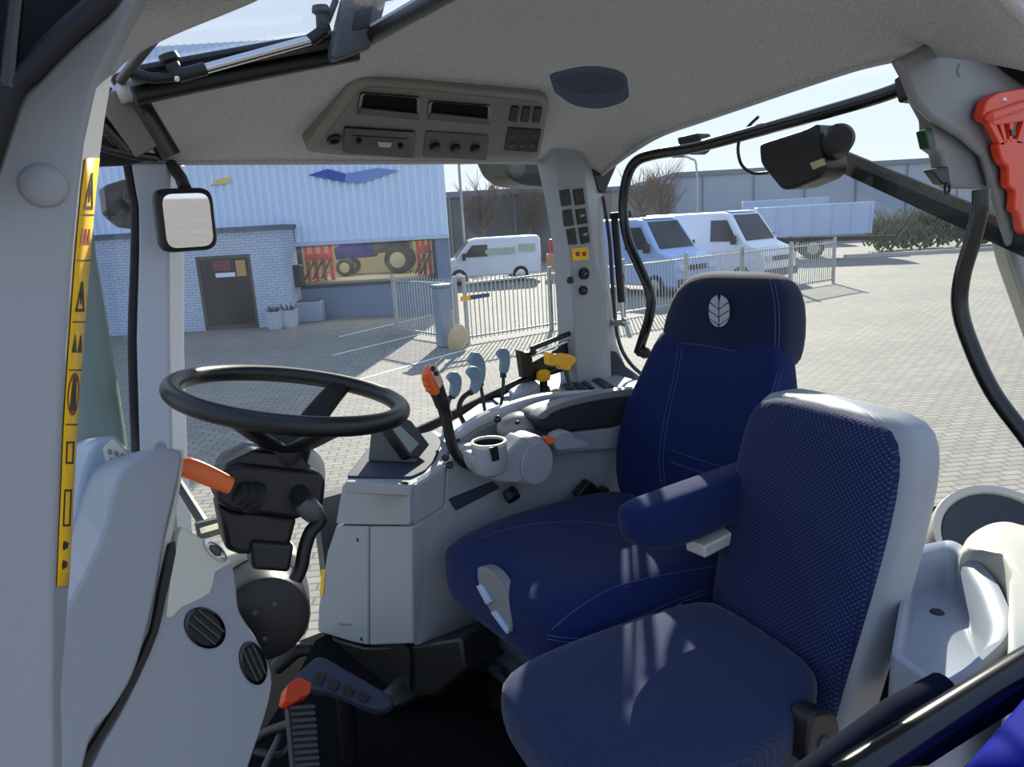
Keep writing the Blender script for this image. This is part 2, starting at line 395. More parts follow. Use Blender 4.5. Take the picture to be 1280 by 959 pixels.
mb = MB(); fbox(mb, d0+.45, d1-.6, 1.68, 1.98, PD_+.03, PD_+.05); mb.build('poster', mat('maroon poster', (120,50,66), .6), dr, smooth=False)
mb = MB(); fbox(mb, d1-.45, d1-.18, 1.5, 1.95, PD_+.03, PD_+.05); mb.build('poster', mat('ochre poster', (190,150,90), .6), dr, smooth=False)

# vehicles seen through the showroom window
def wheel(mb, c, ax, r, w_):
    ax = V(ax).normalized(); c = V(c)
    mb.lathe([(r*.55, -w_*.5), (r*.9, -w_*.5), (r, -w_*.3), (r, w_*.3), (r*.9, w_*.5), (r*.55, w_*.5)], c, ax, 24)
def hub(mb, c, ax, r, w_):
    mb.lathe([(r*.2, -w_*.54), (r*.57, -w_*.5), (r*.57, w_*.5), (r*.2, w_*.54)], V(c), V(ax), 20)
def yard_tractor():
    d = FD + 3.0
    sx_ = lambda px, py=330: s_of(px, py, d)[0]
    zf = zb+.1
    a, b = sx_(432), sx_(505)
    t = thing('tractor', sz((a+b)/2, zf, d), 'dark blue tractor standing behind the showroom window', 'tractor')
    rf, rr = .30, .46
    for dd in (-.55, .55):
        m = MB(); wheel(m, sz(a+.1, zf+rf, d+dd), F0, rf, .3); k = m.build('front_wheel', TYRE, t); m = MB(); hub(m, sz(a+.1, zf+rf, d+dd), F0, rf, .3); m.build('rim', RIM, k)
        m = MB(); wheel(m, sz(b-.1, zf+rr, d+dd), F0, rr, .42); k = m.build('rear_wheel', TYRE, t); m = MB(); hub(m, sz(b-.1, zf+rr, d+dd), F0, rr, .42); m.build('rim', RIM, k)
    L = b-a
    m = MB(); q = [(a-.25, zf+.55), (a-.3, zf+.95), (a+.1, zf+1.12), (a+L*.55, zf+1.2), (a+L*.55, zf+.6)]
    m.prism([sz(x, z, d-.28) for x, z in q], F0*.56); m.build('bonnet', BODYBLUE, t, bevel=.05)
    m = MB(); q = [(a+L*.52, zf+.7), (a+L*.56, zf+1.95), (a+L*1.1, zf+2.0), (a+L*1.15, zf+.75)]
    m.prism([sz(x, z, d-.45) for x, z in q], F0*.9); m.build('cab', DKGLASS, t, bevel=.04)
    m = MB(); fbox(m, a+L*.48, b+.2, zf+1.95, zf+2.12, d-.5, d+.5); m.build('roof', WHITE, t, bevel=.04)
    m = MB(); fbox(m, b-.75, b+.5, zf+1.15, zf+1.3, d-.75, d-.4); fbox(m, b-.75, b+.5, zf+1.15, zf+1.3, d+.4, d+.75); m.build('fender', BODYBLUE, t, bevel=.04)
yard_tractor()
def red_machine(px0, px1, hgt, label, d, n):
    a, b = s_of(px0, 330, d)[0], s_of(px1, 330, d)[0]; zf = zb+.1
    t = thing('farm_implement', sz((a+b)/2, zf, d), label, 'farm implement')
    m = MB(); fbox(m, a, b, zf+hgt*.45, zf+hgt*.62, d-.3, d+.3)
    for k in range(n+1): x = a+(b-a)*k/n; fbox(m, x-.05, x+.05, zf, zf+hgt*(.9 if k % 2 else 1), d-.08, d+.08)
    m.build('frame', RED, t)
    m = MB()
    for k in range(n): x = a+(b-a)*(k+.5)/n; m.bar(sz(x-.2, zf+.05, d-.3), sz(x+.2, zf+hgt*.5, d-.3), .06, .06)
    m.build('tine', STEEL, t)
red_machine(385, 415, 1.4, 'red farm implement at the left end of the showroom window', FD+1.2, 3)
red_machine(524, 538, 1.5, 'red implement mast at the right end of the showroom window', FD+1.2, 2)
# planters, letter box
for px, py, r_, lab in ((345, 411, .17, 'white flower pot by the porch corner, left of the pair'), (363, 409, .17, 'white flower pot by the porch corner, right of the pair')):
    c = PZ(0).at(px, py)
    t = thing('flower_pot', c, lab, 'flower pot', 'white flower pots by the porch')
    MB().lathe([(.2, 0), (.24, .1), (.26, .45), (.28, .5), (.24, .5), (.22, .44)], c, Z).build('pot', mat('pot white', (190,198,212), .6), t)
    m = MB()
    for k in range(26):
        a = random.random()*6.28; q = c + Z*.45; m.tube([q + V((cos(a), sin(a), 0))*.08, q + V((cos(a), sin(a), 0))*(.15+.12*random.random()) + Z*(.1+.12*random.random())], [.02, .006], 5)
    m.build('plant', mat('dry plant', (96,88,70), .9), t)
c = PZ(0).at(389, 402) + F0*.1
t = thing('planter_box', c, 'square pale planter box right of the flower pots', 'planter')
m = MB(); m.box(c + Z*.3, (.75, .5, .6), RZ); m.build('box', mat('pot grey', (156,166,182), .7), t, bevel=.03)
m = MB(); m.box(c + Z*.61, (.65, .4, .06), RZ); m.build('soil', mat('soil', (84,82,76), 1), t)
c = fpl.at(372, 344) - F0*.4
t = thing('air_unit', c, 'dark wall mounted box on the porch corner beside the showroom window', 'wall box')
m = MB(); m.box(c, (.55, .4, .65), RZ); m.build('casing', mat('dark casing', (44,56,64), .6), t, bevel=.04)
m = MB(); m.box(c + F0*.3, (.1, .4, .1), RZ); m.build('bracket', STEEL, t)

# parking lines on the paving
gp = PZ(0.004)
def ground_line(a, b, wd):
    a, b = gp.at(*a), gp.at(*b); d = (b-a).normalized(); n_ = Z.cross(d)*wd/2
    return MB().prism([a-n_, b-n_, b+n_, a+n_], (0, 0, -.003))
for a, b, lab in (((424,421),(546,392),'parking line farthest from the cab'), ((416,444),(560,409),'parking line second from the building'), ((436,478),(600,432),'parking line nearest the cab window')):
    o = ground_line(a, b, .07).build('parking_line', LINE, smooth=False)
    tag(o, 'white painted '+lab, 'line', 'painted parking lines')

# fence panels
FENCE = mat('galvanised fence', (176,178,176), .45, metal=.3)
def fence_panel(a, b, h, label, nb=None):
    a, b = V(a), V(b); L = (b-a).length; d = (b-a).normalized(); t = thing('bar_fence', a, label, 'fence', 'steel bar fence panels'); nrm = Z.cross(d)
    for p in (a, b):
        m = MB(); m.bar(p + Z*0, p + Z*(h+.05), .07, .07, d); m.build('post', FENCE, t)
    for z in (.15, h-.12):
        m = MB(); m.bar(a + Z*z, b + Z*z, .04, .045); m.build('rail', FENCE, t)
    m = MB(); nb = nb or int(L/.115)
    for k in range(1, nb):
        p = a + d*(L*k/nb); m.tube([p + Z*.08, p + Z*(h-.03), p + Z*h], [.014, .014, .004], 6)
    m.build('bars', FENCE, t)
g = PZ(0)
c0 = V((8.3, 13.45, 0)); dx = V((1, -.012, 0)).normalized()
names = ['first steel bar fence panel right of the workshop', 'second steel bar fence panel from the workshop', 'steel bar fence panel just behind the rear cab pillar', 'steel bar fence panel in front of the left blue van', 'steel bar fence panel in front of the white van', 'steel bar fence panel right of the white van, last of the row']
cnr = c0.copy()
for i, nm in enumerate(names):
    fence_panel(cnr, cnr + dx*2.34, 1.45, nm); cnr = cnr + dx*2.36
gp0 = c0 + V((-.15, .15, 0))
fence_panel(gp0, gp0 + V((-.2, 2.6, 0)), 1.45, 'steel bar fence panel returning towards the workshop corner')
c = V((7.8, 13.6, 0))  # added box imitates a shape mirrored in the window glass
t = thing('reflection_box', c, 'grey box imitating a shape mirrored in the side window', 'reflection')
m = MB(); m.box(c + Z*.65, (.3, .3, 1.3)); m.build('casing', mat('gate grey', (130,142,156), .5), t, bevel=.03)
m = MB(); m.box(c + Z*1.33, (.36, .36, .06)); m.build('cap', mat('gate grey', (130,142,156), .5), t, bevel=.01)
sgn = PY(13.36)
t = thing('fence_sign', sgn.at(590, 371), 'small yellow and dark blue sign strip on first fence panel', 'sign')
m = MB(); m.plate([(576,371),(588,369),(588,375),(576,377)], sgn, .02); m.build('yellow_half', YEL, t)
m = MB(); m.plate([(588,369),(612,366),(612,371),(588,375)], sgn, .02); m.build('blue_half', mat('sign blue', (40,58,110), .5), t)
# straw coloured stones at the fence foot
STONE = mat('pale sandstone', (196,172,128), .9, bump=.6, bscale=9, var=.2, vscale=6)
for px, py, rx, rz, lab in ((566,398,.2,.26,'upper sandstone boulder left of the fence'), (573,425,.26,.3,'lower sandstone boulder left of the fence')):
    c = g.at(px, py+12); m = MB(); m.ell(c + Z*rz*.8, (rx, .02, .03), (0, rx*.8, .02), (.03, 0, rz), 12, 7)
    for v in m.bm.verts: v.co += V((random.uniform(-1,1), random.uniform(-1,1), random.uniform(-.6,.6)))*.03
    o = m.build('boulder', STONE, sub=1); tag(o, lab, 'boulder', 'boulders by the fence end')

# vans
def van(c, head, L, H, paint, label, stripe=None, high=False):
    c = V(c); h = V(head).normalized(); sd_ = Z.cross(h); t = thing('van', c, label, 'van', 'parked vans behind the fence'); Wd = 1.95
    P = lambda x, y, z: c + h*x + sd_*y + Z*z
    nose = L/2
    prof = [(-nose, .35), (-nose, H-.12), (-nose+.12, H), (nose-1.75, H), (nose-1.45, H-.06), (nose-.75, H*.58), (nose-.12, H*.47), (nose, H*.36), (nose, .3)]
    m = MB(); rings = []
    for y, ins in ((-Wd/2, .06), (-Wd/2+.12, 0), (Wd/2-.12, 0), (Wd/2, .06)):
        rings.append([P(x*(1-ins*.03), y*(1 - (.08 if z > H*.6 else 0)), z - (ins if z > H*.8 else 0)) for x, z in prof])
    m.loft(rings); b = m.build('body', paint, t, bevel=.05)
    m = MB(); m.prism([P(nose-1.42, y, H-.14) for y in (-.72, .72)] + [P(nose-.8, y, H*.6) for y in (.82, -.82)], (h + Z*.8).normalized()*.04); m.build('windscreen', DKGLASS, t, bevel=.02)
    for s in (-1, 1):
        y = s*(Wd/2-.05)
        m = MB(); m.prism([P(nose-1.05, y, H*.6), P(nose-1.5, y*.96, H-.28), P(nose-2.15, y*.96, H-.28), P(nose-2.15, y, H*.6)], sd_*s*.06); m.build('side_window', DKGLASS, t)
        m = MB(); m.box(P(nose-1.1, s*(Wd/2+.14), H*.62), (.14, .2, .3), Matrix.Rotation(atan2(h.y, h.x), 3, 'Z')); m.build('wing_mirror', BLK, t, bevel=.03)
        m = MB(); m.box(P(nose+.0, s*.72, H*.36), (.12, .3, .2), Matrix.Rotation(atan2(h.y, h.x), 3, 'Z')); m.build('headlamp', mat('headlamp glass', (210,215,220), .1), t, bevel=.03)
        for x in (-nose+.95, nose-.85):
            q = P(x, s*(Wd/2-.06), .34); m = MB(); wheel(m, q, sd_, .34, .22); k = m.build('wheel', TYRE, t); m = MB(); hub(m, q, sd_, .34, .24); m.build('rim', CHROME, k)
    m = MB(); m.box(P(nose+.02, 0, .42), (.1, Wd*.96, .26), Matrix.Rotation(atan2(h.y, h.x), 3, 'Z')); m.build('bumper', G3, t, bevel=.03)
    m = MB(); m.box(P(nose+.03, 0, H*.36), (.06, .9, .16), Matrix.Rotation(atan2(h.y, h.x), 3, 'Z')); m.build('grille', BLK, t, bevel=.02)
    if stripe:
        m = MB(); m.prism([P(nose-1.76, y, H+.01) for y in (-.7, .7)] + [P(nose-1.44, y, H-.04) for y in (.74, -.74)], Z*.02); m.build('roof_marking', stripe, t)
    return t, P
pv = g.at(612, 352)
t, P = van(pv, -R0*1.0 + F0*-.12, 4.5, 1.95, WHITE, 'low white panel van parked side-on beyond the first fence panel')
m = MB()
for x0, x1, z0, z1 in ((-1.1, .2, 1.25, 1.5), (-2.0, -1.3, 1.3, 1.6)): m.prism([P(x0, .99, z0), P(x1, .99, z0), P(x1, .93, z1), P(x0, .93, z1)], Z.cross(-R0)*.02)
m.build('lettering_panel', mat('faint green print', (176,190,160), .6), t)
van(g.at(893, 352), -F0*.80 + R0*.60, 5.4, 2.5, WHITE, 'high white panel van parked right of the blue van', LBLUE)
van(g.at(795, 364), -F0*.80 + R0*.60, 5.2, 2.45, mat('light blue van paint', (160,184,226), .35, coat=.3), 'pale blue van half hidden behind the rear pillar', LBLUE)
c = pv + R0*2.7 + F0*-.6
for q, lab, mt, hh in ((c + R0*.35, 'plain wooden crate on the ground behind the low white van', mat('wood crate', (190,150,110), .8), 1.1), (c + R0*.55 + F0*1.2, 'red box behind the rear doors of the low white van', mat('red crate', (176,54,48), .6), 1.7)):
    t = thing('crate', q, lab, 'crate')
    m = MB(); m.box(q + Z*hh/2, (.9, .7, hh), RZ); m.build('box', mt, t, bevel=.01)
    m = MB()
    for k in (-1, 0, 1): m.box(q + Z*(hh/2+k*hh*.33) - F0*.36, (.92, .03, .08), RZ)
    m.build('batten', mt, t)

# tipper trailers and far buildings
def trailer(px, py, L, H, hd, label):
    c = g.at(px, py); h = V(hd).normalized(); s_ = Z.cross(h); t = thing('tipper_trailer', c, label, 'trailer', 'tipper trailers in the yard')
    P = lambda x, y, z: c + h*x + s_*y + Z*z
    pa = mat('trailer white blue', (184,202,232), .5)
    m = MB(); m.loft([[P(-L/2, -1.1, 1.1), P(L/2, -1.1, 1.1), P(L/2, 1.1, 1.1), P(-L/2, 1.1, 1.1)], [P(-L/2-.1, -1.25, H), P(L/2+.1, -1.25, H), P(L/2+.1, 1.25, H), P(-L/2-.1, 1.25, H)]]); m.build('hopper', pa, t, bevel=.03)
    m = MB()
    for k in range(7):
        x = -L/2 + L*k/6
        for y in (-1, 1): m.bar(P(x, y*1.13, 1.1), P(x, y*1.28, H), .08, .08, h)
    m.build('rib', pa, t)
    m = MB(); m.bar(P(-L/2, 0, .95), P(L/2+1.3, 0, .8), .3, .2); m.build('drawbar', STEEL, t)
    for x in (-.6, .6):
        for y in (-.95, .95):
            q = P(x-L*.12, y, .5); m = MB(); wheel(m, q, s_, .5, .4); k = m.build('wheel', TYRE, t); m = MB(); hub(m, q, s_, .5, .42); m.build('rim', RIM, k)
    m = MB(); m.prism([P(-L/2-.14, y, 1.35) for y in (.75, 1.1)] + [P(-L/2-.16, y, 1.7) for y in (1.1, .75)], -h*.03); m.build('marker_board', RED, t)
trailer(1012, 322, 5.0, 2.55, R0*.9 - F0*.25, 'pale blue tipper trailer standing right of the white van')
trailer(978, 305, 5.2, 3.0, R0*.9 - F0*.25, 'farther pale blue tipper trailer half behind the first trailer')
def hall(s0, s1, h, d, dd, name, m_, label, ext=0):
    t = thing(name, sz((s0+s1)/2, 0, d), label, 'building')
    m = MB(); fbox(m, s0, s1, 0, h, d, d+dd); m.build('wall', m_, t, smooth=False)
    m = MB(); fbox(m, s0-.2, s1+.2, h, h+.35, d-.2, d+dd+.2); m.build('roof', mat('hall roof edge', (120,128,140), .6), t, smooth=False)
    m = MB(); k = s0+2
    while k < s1-2: fbox(m, k, k+.12, 0, h, d-.1, d); k += 4
    m.build('downpipe', mat('hall seam', (128,136,146), .6), t, smooth=False)
d = 46
hall(s_of(520,250,d)[0], s_of(716,250,d)[0], s_of(640,243,d)[1], d, 8, 'warehouse', mat('grey stone wall', (112,112,110), .9, var=.12, vscale=.6), 'low dark grey warehouse behind the small white van')
d = 60
hall(s_of(700,240,d)[0], s_of(838,240,d)[0], s_of(800,237,d)[1], d, 10, 'warehouse', mat('brown grey wall', (150,140,134), .9), 'brownish warehouse between rear pillar and the big grey hall')
hall(s_of(838,240,d)[0], s_of(1300,200,d)[0], s_of(950,217,d)[1], d-2, 25, 'warehouse', mat('pale grey cladding', (168,176,186), .7, var=.05, vscale=.3), 'long pale grey warehouse filling the background on the right')
# bare trees, hedge, lamp post
TWIG = mat('bare twig', (128,112,98), .9)
def tree(px, py, d, h, label):
    c = F0*d + R0*s_of(px, py, d)[0]; t = thing('bare_tree', c, label, 'tree', 'bare winter trees beyond the yard')
    MB().tube([c, c + Z*h*.35, c + Z*h*.6 + R0*.1], [.16, .12, .07], 8).build('trunk', TWIG, t)
    m = MB()
    for k in range(60):
        z = h*(.3 + .35*random.random()); a = random.random()*6.28; q = c + Z*z; ln = h*.35*(.4+random.random()*.6)
        e1 = q + V((cos(a), sin(a), .9))*ln*.5; e2 = e1 + V((cos(a+.4), sin(a+.4), 1.6))*ln*.35
        m.tube([q, e1, e2], [.04, .025, .006], 4)
        for j in range(3):
            b_ = a + random.uniform(-1.2, 1.2); m.tube([e1, e1 + V((cos(b_), sin(b_), 1.2))*ln*.4], [.018, .005], 3)
    m.build('crown', TWIG, t)
tree(600, 225, 44, 6.0, 'bare tree right of the workshop corner')
tree(660, 225, 45, 6.2, 'bare tree left of the rear cab pillar')
tree(800, 225, 52, 6.4, 'bare tree seen beside the black window bar')
tree(826, 225, 53, 6.8, 'bare tree left of the grey hall corner')
m = MB(); d = 38
for k in range(700):
    s = random.uniform(s_of(1085,280,d)[0], s_of(1290,280,d)[0]); z = random.random()*1.5; q = sz(s, z, d+random.uniform(-.5,.5)); a = random.random()*6.28
    m.tube([q, q + V((cos(a), sin(a), 1))*.35, q + V((cos(a+.6), sin(a+.6), 1.4))*.6], [.06, .04, .01], 4)
o = m.build('hedge', mat('winter hedge', (118,120,98), .95)); tag(o, 'low winter hedge along the far edge of the yard', 'hedge', kind='stuff')
c = F0*33 + R0*s_of(576,240,33)[0]
t = thing('lamp_post', c, 'thin grey lamp post beside the workshop corner', 'lamp post')
MB().tube([c, c + Z*5.2], .06, 8).build('pole', FENCE, t)
MB().box(c + Z*5.2 + R0*.3, (.7, .15, .1), RZ).build('lamp_head', G3, t)
d = 40; c = F0*d + R0*s_of(871,240,d)[0]
t = thing('lamp_post', c, 'curved lamp post rising behind the white van', 'lamp post')
MB().tube(spline([c, c + Z*4.6, c + Z*5.3 - R0*.3, c + Z*5.45 - R0*.9], 5), .05, 8).build('pole', FENCE, t)
MB().box(c + Z*5.45 - R0*1.0, (.6, .15, .1), RZ).build('lamp_head', G3, t)
KERB = mat('concrete kerb', (190,184,170), .9)
d = 34; m = MB(); fbox(m, s_of(1060,290,d)[0], s_of(1400,290,d)[0], 0, .16, d, d+.35); o = m.build('kerb', KERB); tag(o, 'pale concrete kerb along the far hedge', 'kerb')
# ------------------------------------------------------------------ the cab shell
FLOORZ = 1.40
o = MB().box((.95, 1.2, FLOORZ-.03), (1.9, 1.6, .06)).build('floor', MATF); st(o, 'black carpeted cab floor')
GL_R = glass('side window glass', .009, .3); GL_B = glass('rear window glass', .011, .3); GL_F = glass('windscreen glass', .002, .03); GL_T = glass('hatch glass', .03, .4, (.95,.97,1.0))
o = MB().box((1.0, 1.965, 2.15), (1.5, .005, 1.4)).build('window_1', GL_R, smooth=False); st(o, 'large right side window')
o = MB().box((1.86, 1.15, 2.3), (.005, 1.62, 1.2)).build('window_2', GL_B, smooth=False); st(o, 'rear window')
o = MB().prism([(.0,.78,2.42), (.10,1.25,2.1), (.225,1.95,1.5), (.235,1.95,2.8), (.03,.78,2.8)], (-.005, 0, 0)).build('window_3', GL_F, smooth=False); st(o, 'front windscreen')
# lower walls
o = MB().box((1.25, 1.97, 1.62), (1.2, .05, .45)).build('wall_right', G3); st(o)
o = MB().prism([(1.83,.5,1.4),(1.83,1.99,1.4),(1.83,1.99,1.96),(1.83,1.2,1.80),(1.83,.5,1.62)], (.04,0,0)).build('wall_rear', BLK); st(o)
o = MB().prism([(-.03,.75,1.36),(.2,1.97,1.36),(.2,1.97,1.46),(-.03,.75,1.6)], (-.04,0,0)).build('wall_front', G3); st(o)

# headliner: a shallow dome that turns down at the window edges
def xe(y): return 1.79 + (1.5-1.79)*max(0, min(1, (1.93-y)/(1.93-.72))) if y > .72 else 1.5 - (.72-y)*.1
def sm(t): t = max(0, min(1, t)); return t*t*(3-2*t)
def ceil_h(x, y):
    fr = max(0, (y-1.50)/(1.95-1.50)); rr = max(0, (x-(xe(y)-.34))/.34); ff = max(0, (.8-x)/.5); ll = max(0, (.78-y)/.3)
    d = .190*fr**1.15
    d2 = (.105 + .055*max(0, min(1,(y-.9)/.9)))*rr**1.8
    d3 = .115*min(1.3, ff)**1.1*(1 - min(1, fr))
    return 2.972 - (d**2.2 + d2**2.2)**(1/2.2) - d3 - .10*ll**1.5
class CeilPl:
    n = -Z
    def at(s, px, py):
        d = ray(px, py); t = .3
        while t < 4:
            q = EYE + d*t
            if q.z >= ceil_h(q.x, q.y): break
            t += .002
        return q
CP = CeilPl()
xs = [.24, .26, .30, .36, .44, .52, .60, .66]; k = 26
HX, HY0, HY1 = .66, .62, 1.44
ys = [.50, .56, .62] + [.62 + (1.44-.62)*i/12 for i in range(1, 13)] + [1.44 + (1.95-1.44)*i/14 for i in range(1, 15)]
m = MB(); grid = {}
NX = len(xs) + k
def gx(i, y): return xs[i] if i < len(xs) else HX + (xe(y)-HX)*(i-len(xs)+1)/k
for j, y in enumerate(ys):
    for i in range(NX):
        x = gx(i, y); grid[i, j] = m.bm.verts.new((x, y, ceil_h(x, y)))
for j in range(len(ys)-1):
    for i in range(NX-1):
        if gx(i+1, 1) <= HX + 1e-6 and HY0 - 1e-6 <= ys[j] and ys[j+1] <= HY1 + 1e-6 and i >= 0: continue
        m.bm.faces.new((grid[i, j], grid[i+1, j], grid[i+1, j+1], grid[i, j+1]))
o = m.build('ceiling', FELT, ang=80); st(o, 'grey felt headliner'); k = o.modifiers.new('solid', 'SOLIDIFY'); k.thickness = .03; k.offset = 1 
bpy.context.view_layer.update()
# rolled lower lips of the headliner
lip = [V((x, 1.945, ceil_h(x, 1.95)+.004)) for x in (.24, .5, .8, 1.1, 1.4, 1.65, 1.76)] 
m = MB(); m.tube(spline(lip, 4), .009, 10); o = m.build('trim_1', FELT); st(o, 'rolled headliner edge over side window')
lip = [V((xe(y), y, ceil_h(xe(y), y)+.006)) for y in (1.95, 1.8, 1.6, 1.4, 1.2, 1.0, .86, .74)]
m = MB(); m.tube(spline(lip, 4), .009, 10); o = m.build('trim_2', FELT); st(o, 'rolled headliner edge over rear window')
# roof outside

def pillar(name, rows, y0, y1, label, material):
    """rows of (outer, crease, inner) pixels; outer and crease on plane y0, inner on y1"""
    a, b = PY(y0), PY(y1); rings = []
    for q, c_, i_ in rows:
        A, B, I = a.at(*q), a.at(*c_), b.at(*i_)
        rings.append([A, A.lerp(B, .5), B, I, V((A.x, y1, I.z))])
    m = MB(); m.loft(rings); o = m.build(name, material, bevel=.006, seg=3); st(o, label); return o
# near left pillar
nl = [((150,-60),(215,-60),(232,-60)), ((147,0),(173,0),(187,0)), ((92,50),(145,55),(163,42)), ((43,100),(119,112),(142,84)), ((7,157),(104,180),(131,152)), ((-30,230),(97,240),(122,222)), ((-60,313),(90,313),(114,315)),
      ((-60,514),(76,514),(99,500)), ((-60,739),(67,739),(87,725)), ((-60,878),(67,878),(76,868)), ((-60,1040),(69,1040),(80,1040))]
P_L = pillar('trim_4', nl, .60, .70, 'near left cab pillar in grey plastic', G1)
c = PY(.60).at(55, 232)
m = MB(); m.lathe([(.0, .007), (.008, .0065), (.0125, .005), (.0145, .002), (.0145, 0)], c, (0,-1,0), 32); m.build('screw_cap', G1, P_L)
# sticker on its return face
A_, B_ = PY(.60), PY(.70)
def face_pt(y, s, lift=.0012):
    def interp(col):
        r = [x[col] for x in nl]
        for p, q in zip(r, r[1:]):
            if p[1] <= y <= q[1]: t = (y-p[1])/(q[1]-p[1]); return (p[0]+(q[0]-p[0])*t, y)
        return r[-1]
    a = A_.at(*interp(1)); b = B_.at(*interp(2)); p = a.lerp(b, s)
    return p + V((.7, -.71, 0))*lift
m = MB(); ysx = [198, 240, 280, 320, 360, 420, 480, 540, 600, 660, 700, 733]
m.strip([[face_pt(y, .12), face_pt(y, .5), face_pt(y, .88)] for y in ysx]); sk = m.build('warning_sticker', STICK, P_L, solid=.0006)
m = MB()
def mark(pts, lift=.0022): m.bm.faces.new([m.bm.verts.new(face_pt(y, s, lift)) for y, s in pts])
def outline_tri(y0, y1, s0, s1, w_=.07):
    mark([(y0, (s0+s1)/2-w_*.5), (y0, (s0+s1)/2+w_*.5), (y1, s0+w_), (y1, s0)]); mark([(y0, (s0+s1)/2-w_*.5), (y0, (s0+s1)/2+w_*.5), (y1, s1), (y1, s1-w_)])
    mark([(y1-4, s0), (y1-4, s1), (y1, s1), (y1, s0)]); mark([(y0+12, .47), (y0+12, .53), (y1-9, .53), (y1-9, .47)])
outline_tri(216, 262, .25, .75); outline_tri(352, 390, .25, .75)
for s0 in (.22, .54): mark([(418, s0+.12), (418, s0+.14), (441, s0+.26), (441, s0)])
for y in (268, 325, 402, 462, 530): mark([(y, .14), (y, .86), (y+1.6, .86), (y+1.6, .14)])
for y0, y1 in ((552, 580), (612, 658)):
    mark([(y0, .25), (y0, .7), (y0+2.5, .7), (y0+2.5, .25)]); mark([(y1-2.5, .25), (y1-2.5, .7), (y1, .7), (y1, .25)])
    mark([(y0, .25), (y0, .31), (y1, .31), (y1, .25)]); mark([(y0, .64), (y0, .7), (y1, .7), (y1, .64)])
for y0 in (676, 700): mark([(y0, .35), (y0+3, .65), (y0+9, .6), (y0+12, .35), (y0+8, .3)])
mark([(470, .42), (470, .58), (514, .68), (514, .32)])
m.build('pictogram', INK, sk, smooth=False)
m = MB()
for k_, s0 in enumerate((.25, .42, .6)): mark([(286, s0+.02), (286, s0+.1), (306, s0+.14), (306, s0-.02)])
for i in range(20):
    a0, a1 = 2*pi*i/20, 2*pi*(i+1)/20
    mark([(493+27*sin(a0), .5+.34*cos(a0)), (493+27*sin(a1), .5+.34*cos(a1)), (493+22*sin(a1), .5+.28*cos(a1)), (493+22*sin(a0), .5+.28*cos(a0))])
m.build('pictogram', INKR, sk, smooth=False)
# dark outer door frame, upper left
m = MB(); m.plate([(-60,-60),(152,-60),(150,-4),(95,45),(46,97),(9,155),(-60,260)], PY(.56), .03); o = m.build('trim_5', mat('navy black frame', (10,11,20), .6, spec=.2), bevel=.004); st(o, 'dark outer door frame')
m = MB(); m.tube(spline([PY(.545).at(*q) for q in ((150,-40),(128,2),(84,42),(38,88),(14,112),(-4,160),(-30,240))], 5), .0085, 10); m.build('door_seal', mat('seal rubber', (20,21,26), .4, spec=.3), o)
m = MB(); m.tube(spline([PY(.54).at(*q) for q in ((22,-20),(14,60),(10,110))], 4), .004, 8); m.build('seam', BLKG, o)

# far front pillar
rows = [((163,205),(212,205),(232,205)), ((172,259),(212,259),(231,259)), ((173,311),(211,311),(231,325)), ((170,425),(211,425),(231,440)), ((174,570),(215,570),(235,572)), ((180,690),(222,690),(243,690)), ((184,780),(226,780),(247,780))]
P_A = pillar('trim_6', rows, 1.89, 1.965, 'far front cab pillar', mat('lit grey plastic', (190,197,210), .45, bump=.1, bscale=700))  # lighter copy of the cab grey, light on this pillar painted in
m = MB(); ap = PY(1.90); q = [(160,205),(166,240),(170,262),(169,330),(166,430),(170,560),(176,690)]
m.tube(spline([ap.at(*p) for p in q], 4), .011, 8); m.build('rubber_seal', RUB, P_A)
c = PY(1.889).at(200, 560); m = MB(); m.lathe([(0,.003),(.012,.003),(.014,0)], c, (0,-1,0), 20); m.build('screw_cap', G1, P_A)
# rear right pillar with switches
rows = [((690,185),(727,185),(742,190)), ((694,200),(730,200),(742,210)), ((703,258),(736,262),(752,244)), ((714,330),(745,330),(757,305)), ((717,383),(758,372),(765,380)), ((719,430),(760,430),(771,430)), ((721,475),(761,478),(784,462)), ((724,520),(764,520),(790,510))]
P_R = pillar('trim_7', rows, 1.87, 1.965, 'rear right cab pillar carrying switches', G1)
sp = PY(1.8695)
for i, (q, lit) in enumerate([([(700,238),(711,236),(714,256),(703,258)],0), ([(716,237),(728,235),(731,255),(719,257)],0), ([(704,263),(714,261),(717,282),(706,283)],0), ([(719,262),(731,260),(734,279),(722,281)],1), ([(708,287),(718,285),(721,305),(711,306)],0), ([(723,285),(734,283),(737,303),(726,305)],1)]):
    m = MB(); m.plate(q, sp, .012, .004); k = m.build('rocker_switch', BLK, P_R, bevel=.0015)
    if lit:
        cx, cy = sum(a for a, b in q)/4, sum(b for a, b in q)/4
        m = MB(); m.plate([(cx-2,cy-2),(cx+3,cy-3),(cx+3,cy),(cx-2,cy+1)], sp, .002, .0055); m.build('symbol', mat('switch symbol', (150,154,160), .5), k)
m = MB(); m.plate([(714,311),(734,309),(736,324),(716,326)], sp, .002, .0018); sk = m.build('yellow_sticker', STICK, P_R)
m = MB()
for x in (719, 727): m.plate([(x,315),(x+5,314.5),(x+5.5,320),(x+.5,320.5)], sp, .001, .0026)
m.build('symbol', INKR, sk)
for px, py, r in ((729,342,.020), (728,363,.016)):
    c = sp.at(px, py); m = MB(); m.lathe([(r*.6,.008),(r*.8,.012),(r,.010),(r,-.002)], c, (0,-1,0), 24); k = m.build('socket', BLK, P_R)
    m = MB(); m.box(c + V((0,-.011,0)), (r*1.0, .004, r*.35)); m.build('socket_cover', G3, k)
c = PY(1.87).at(713, 350); m = MB(); m.lathe([(.012,.0),(.012,.02),(.008,.026)], c, (-.7,-.7,0), 16); m.build('knob', BLK, P_R)
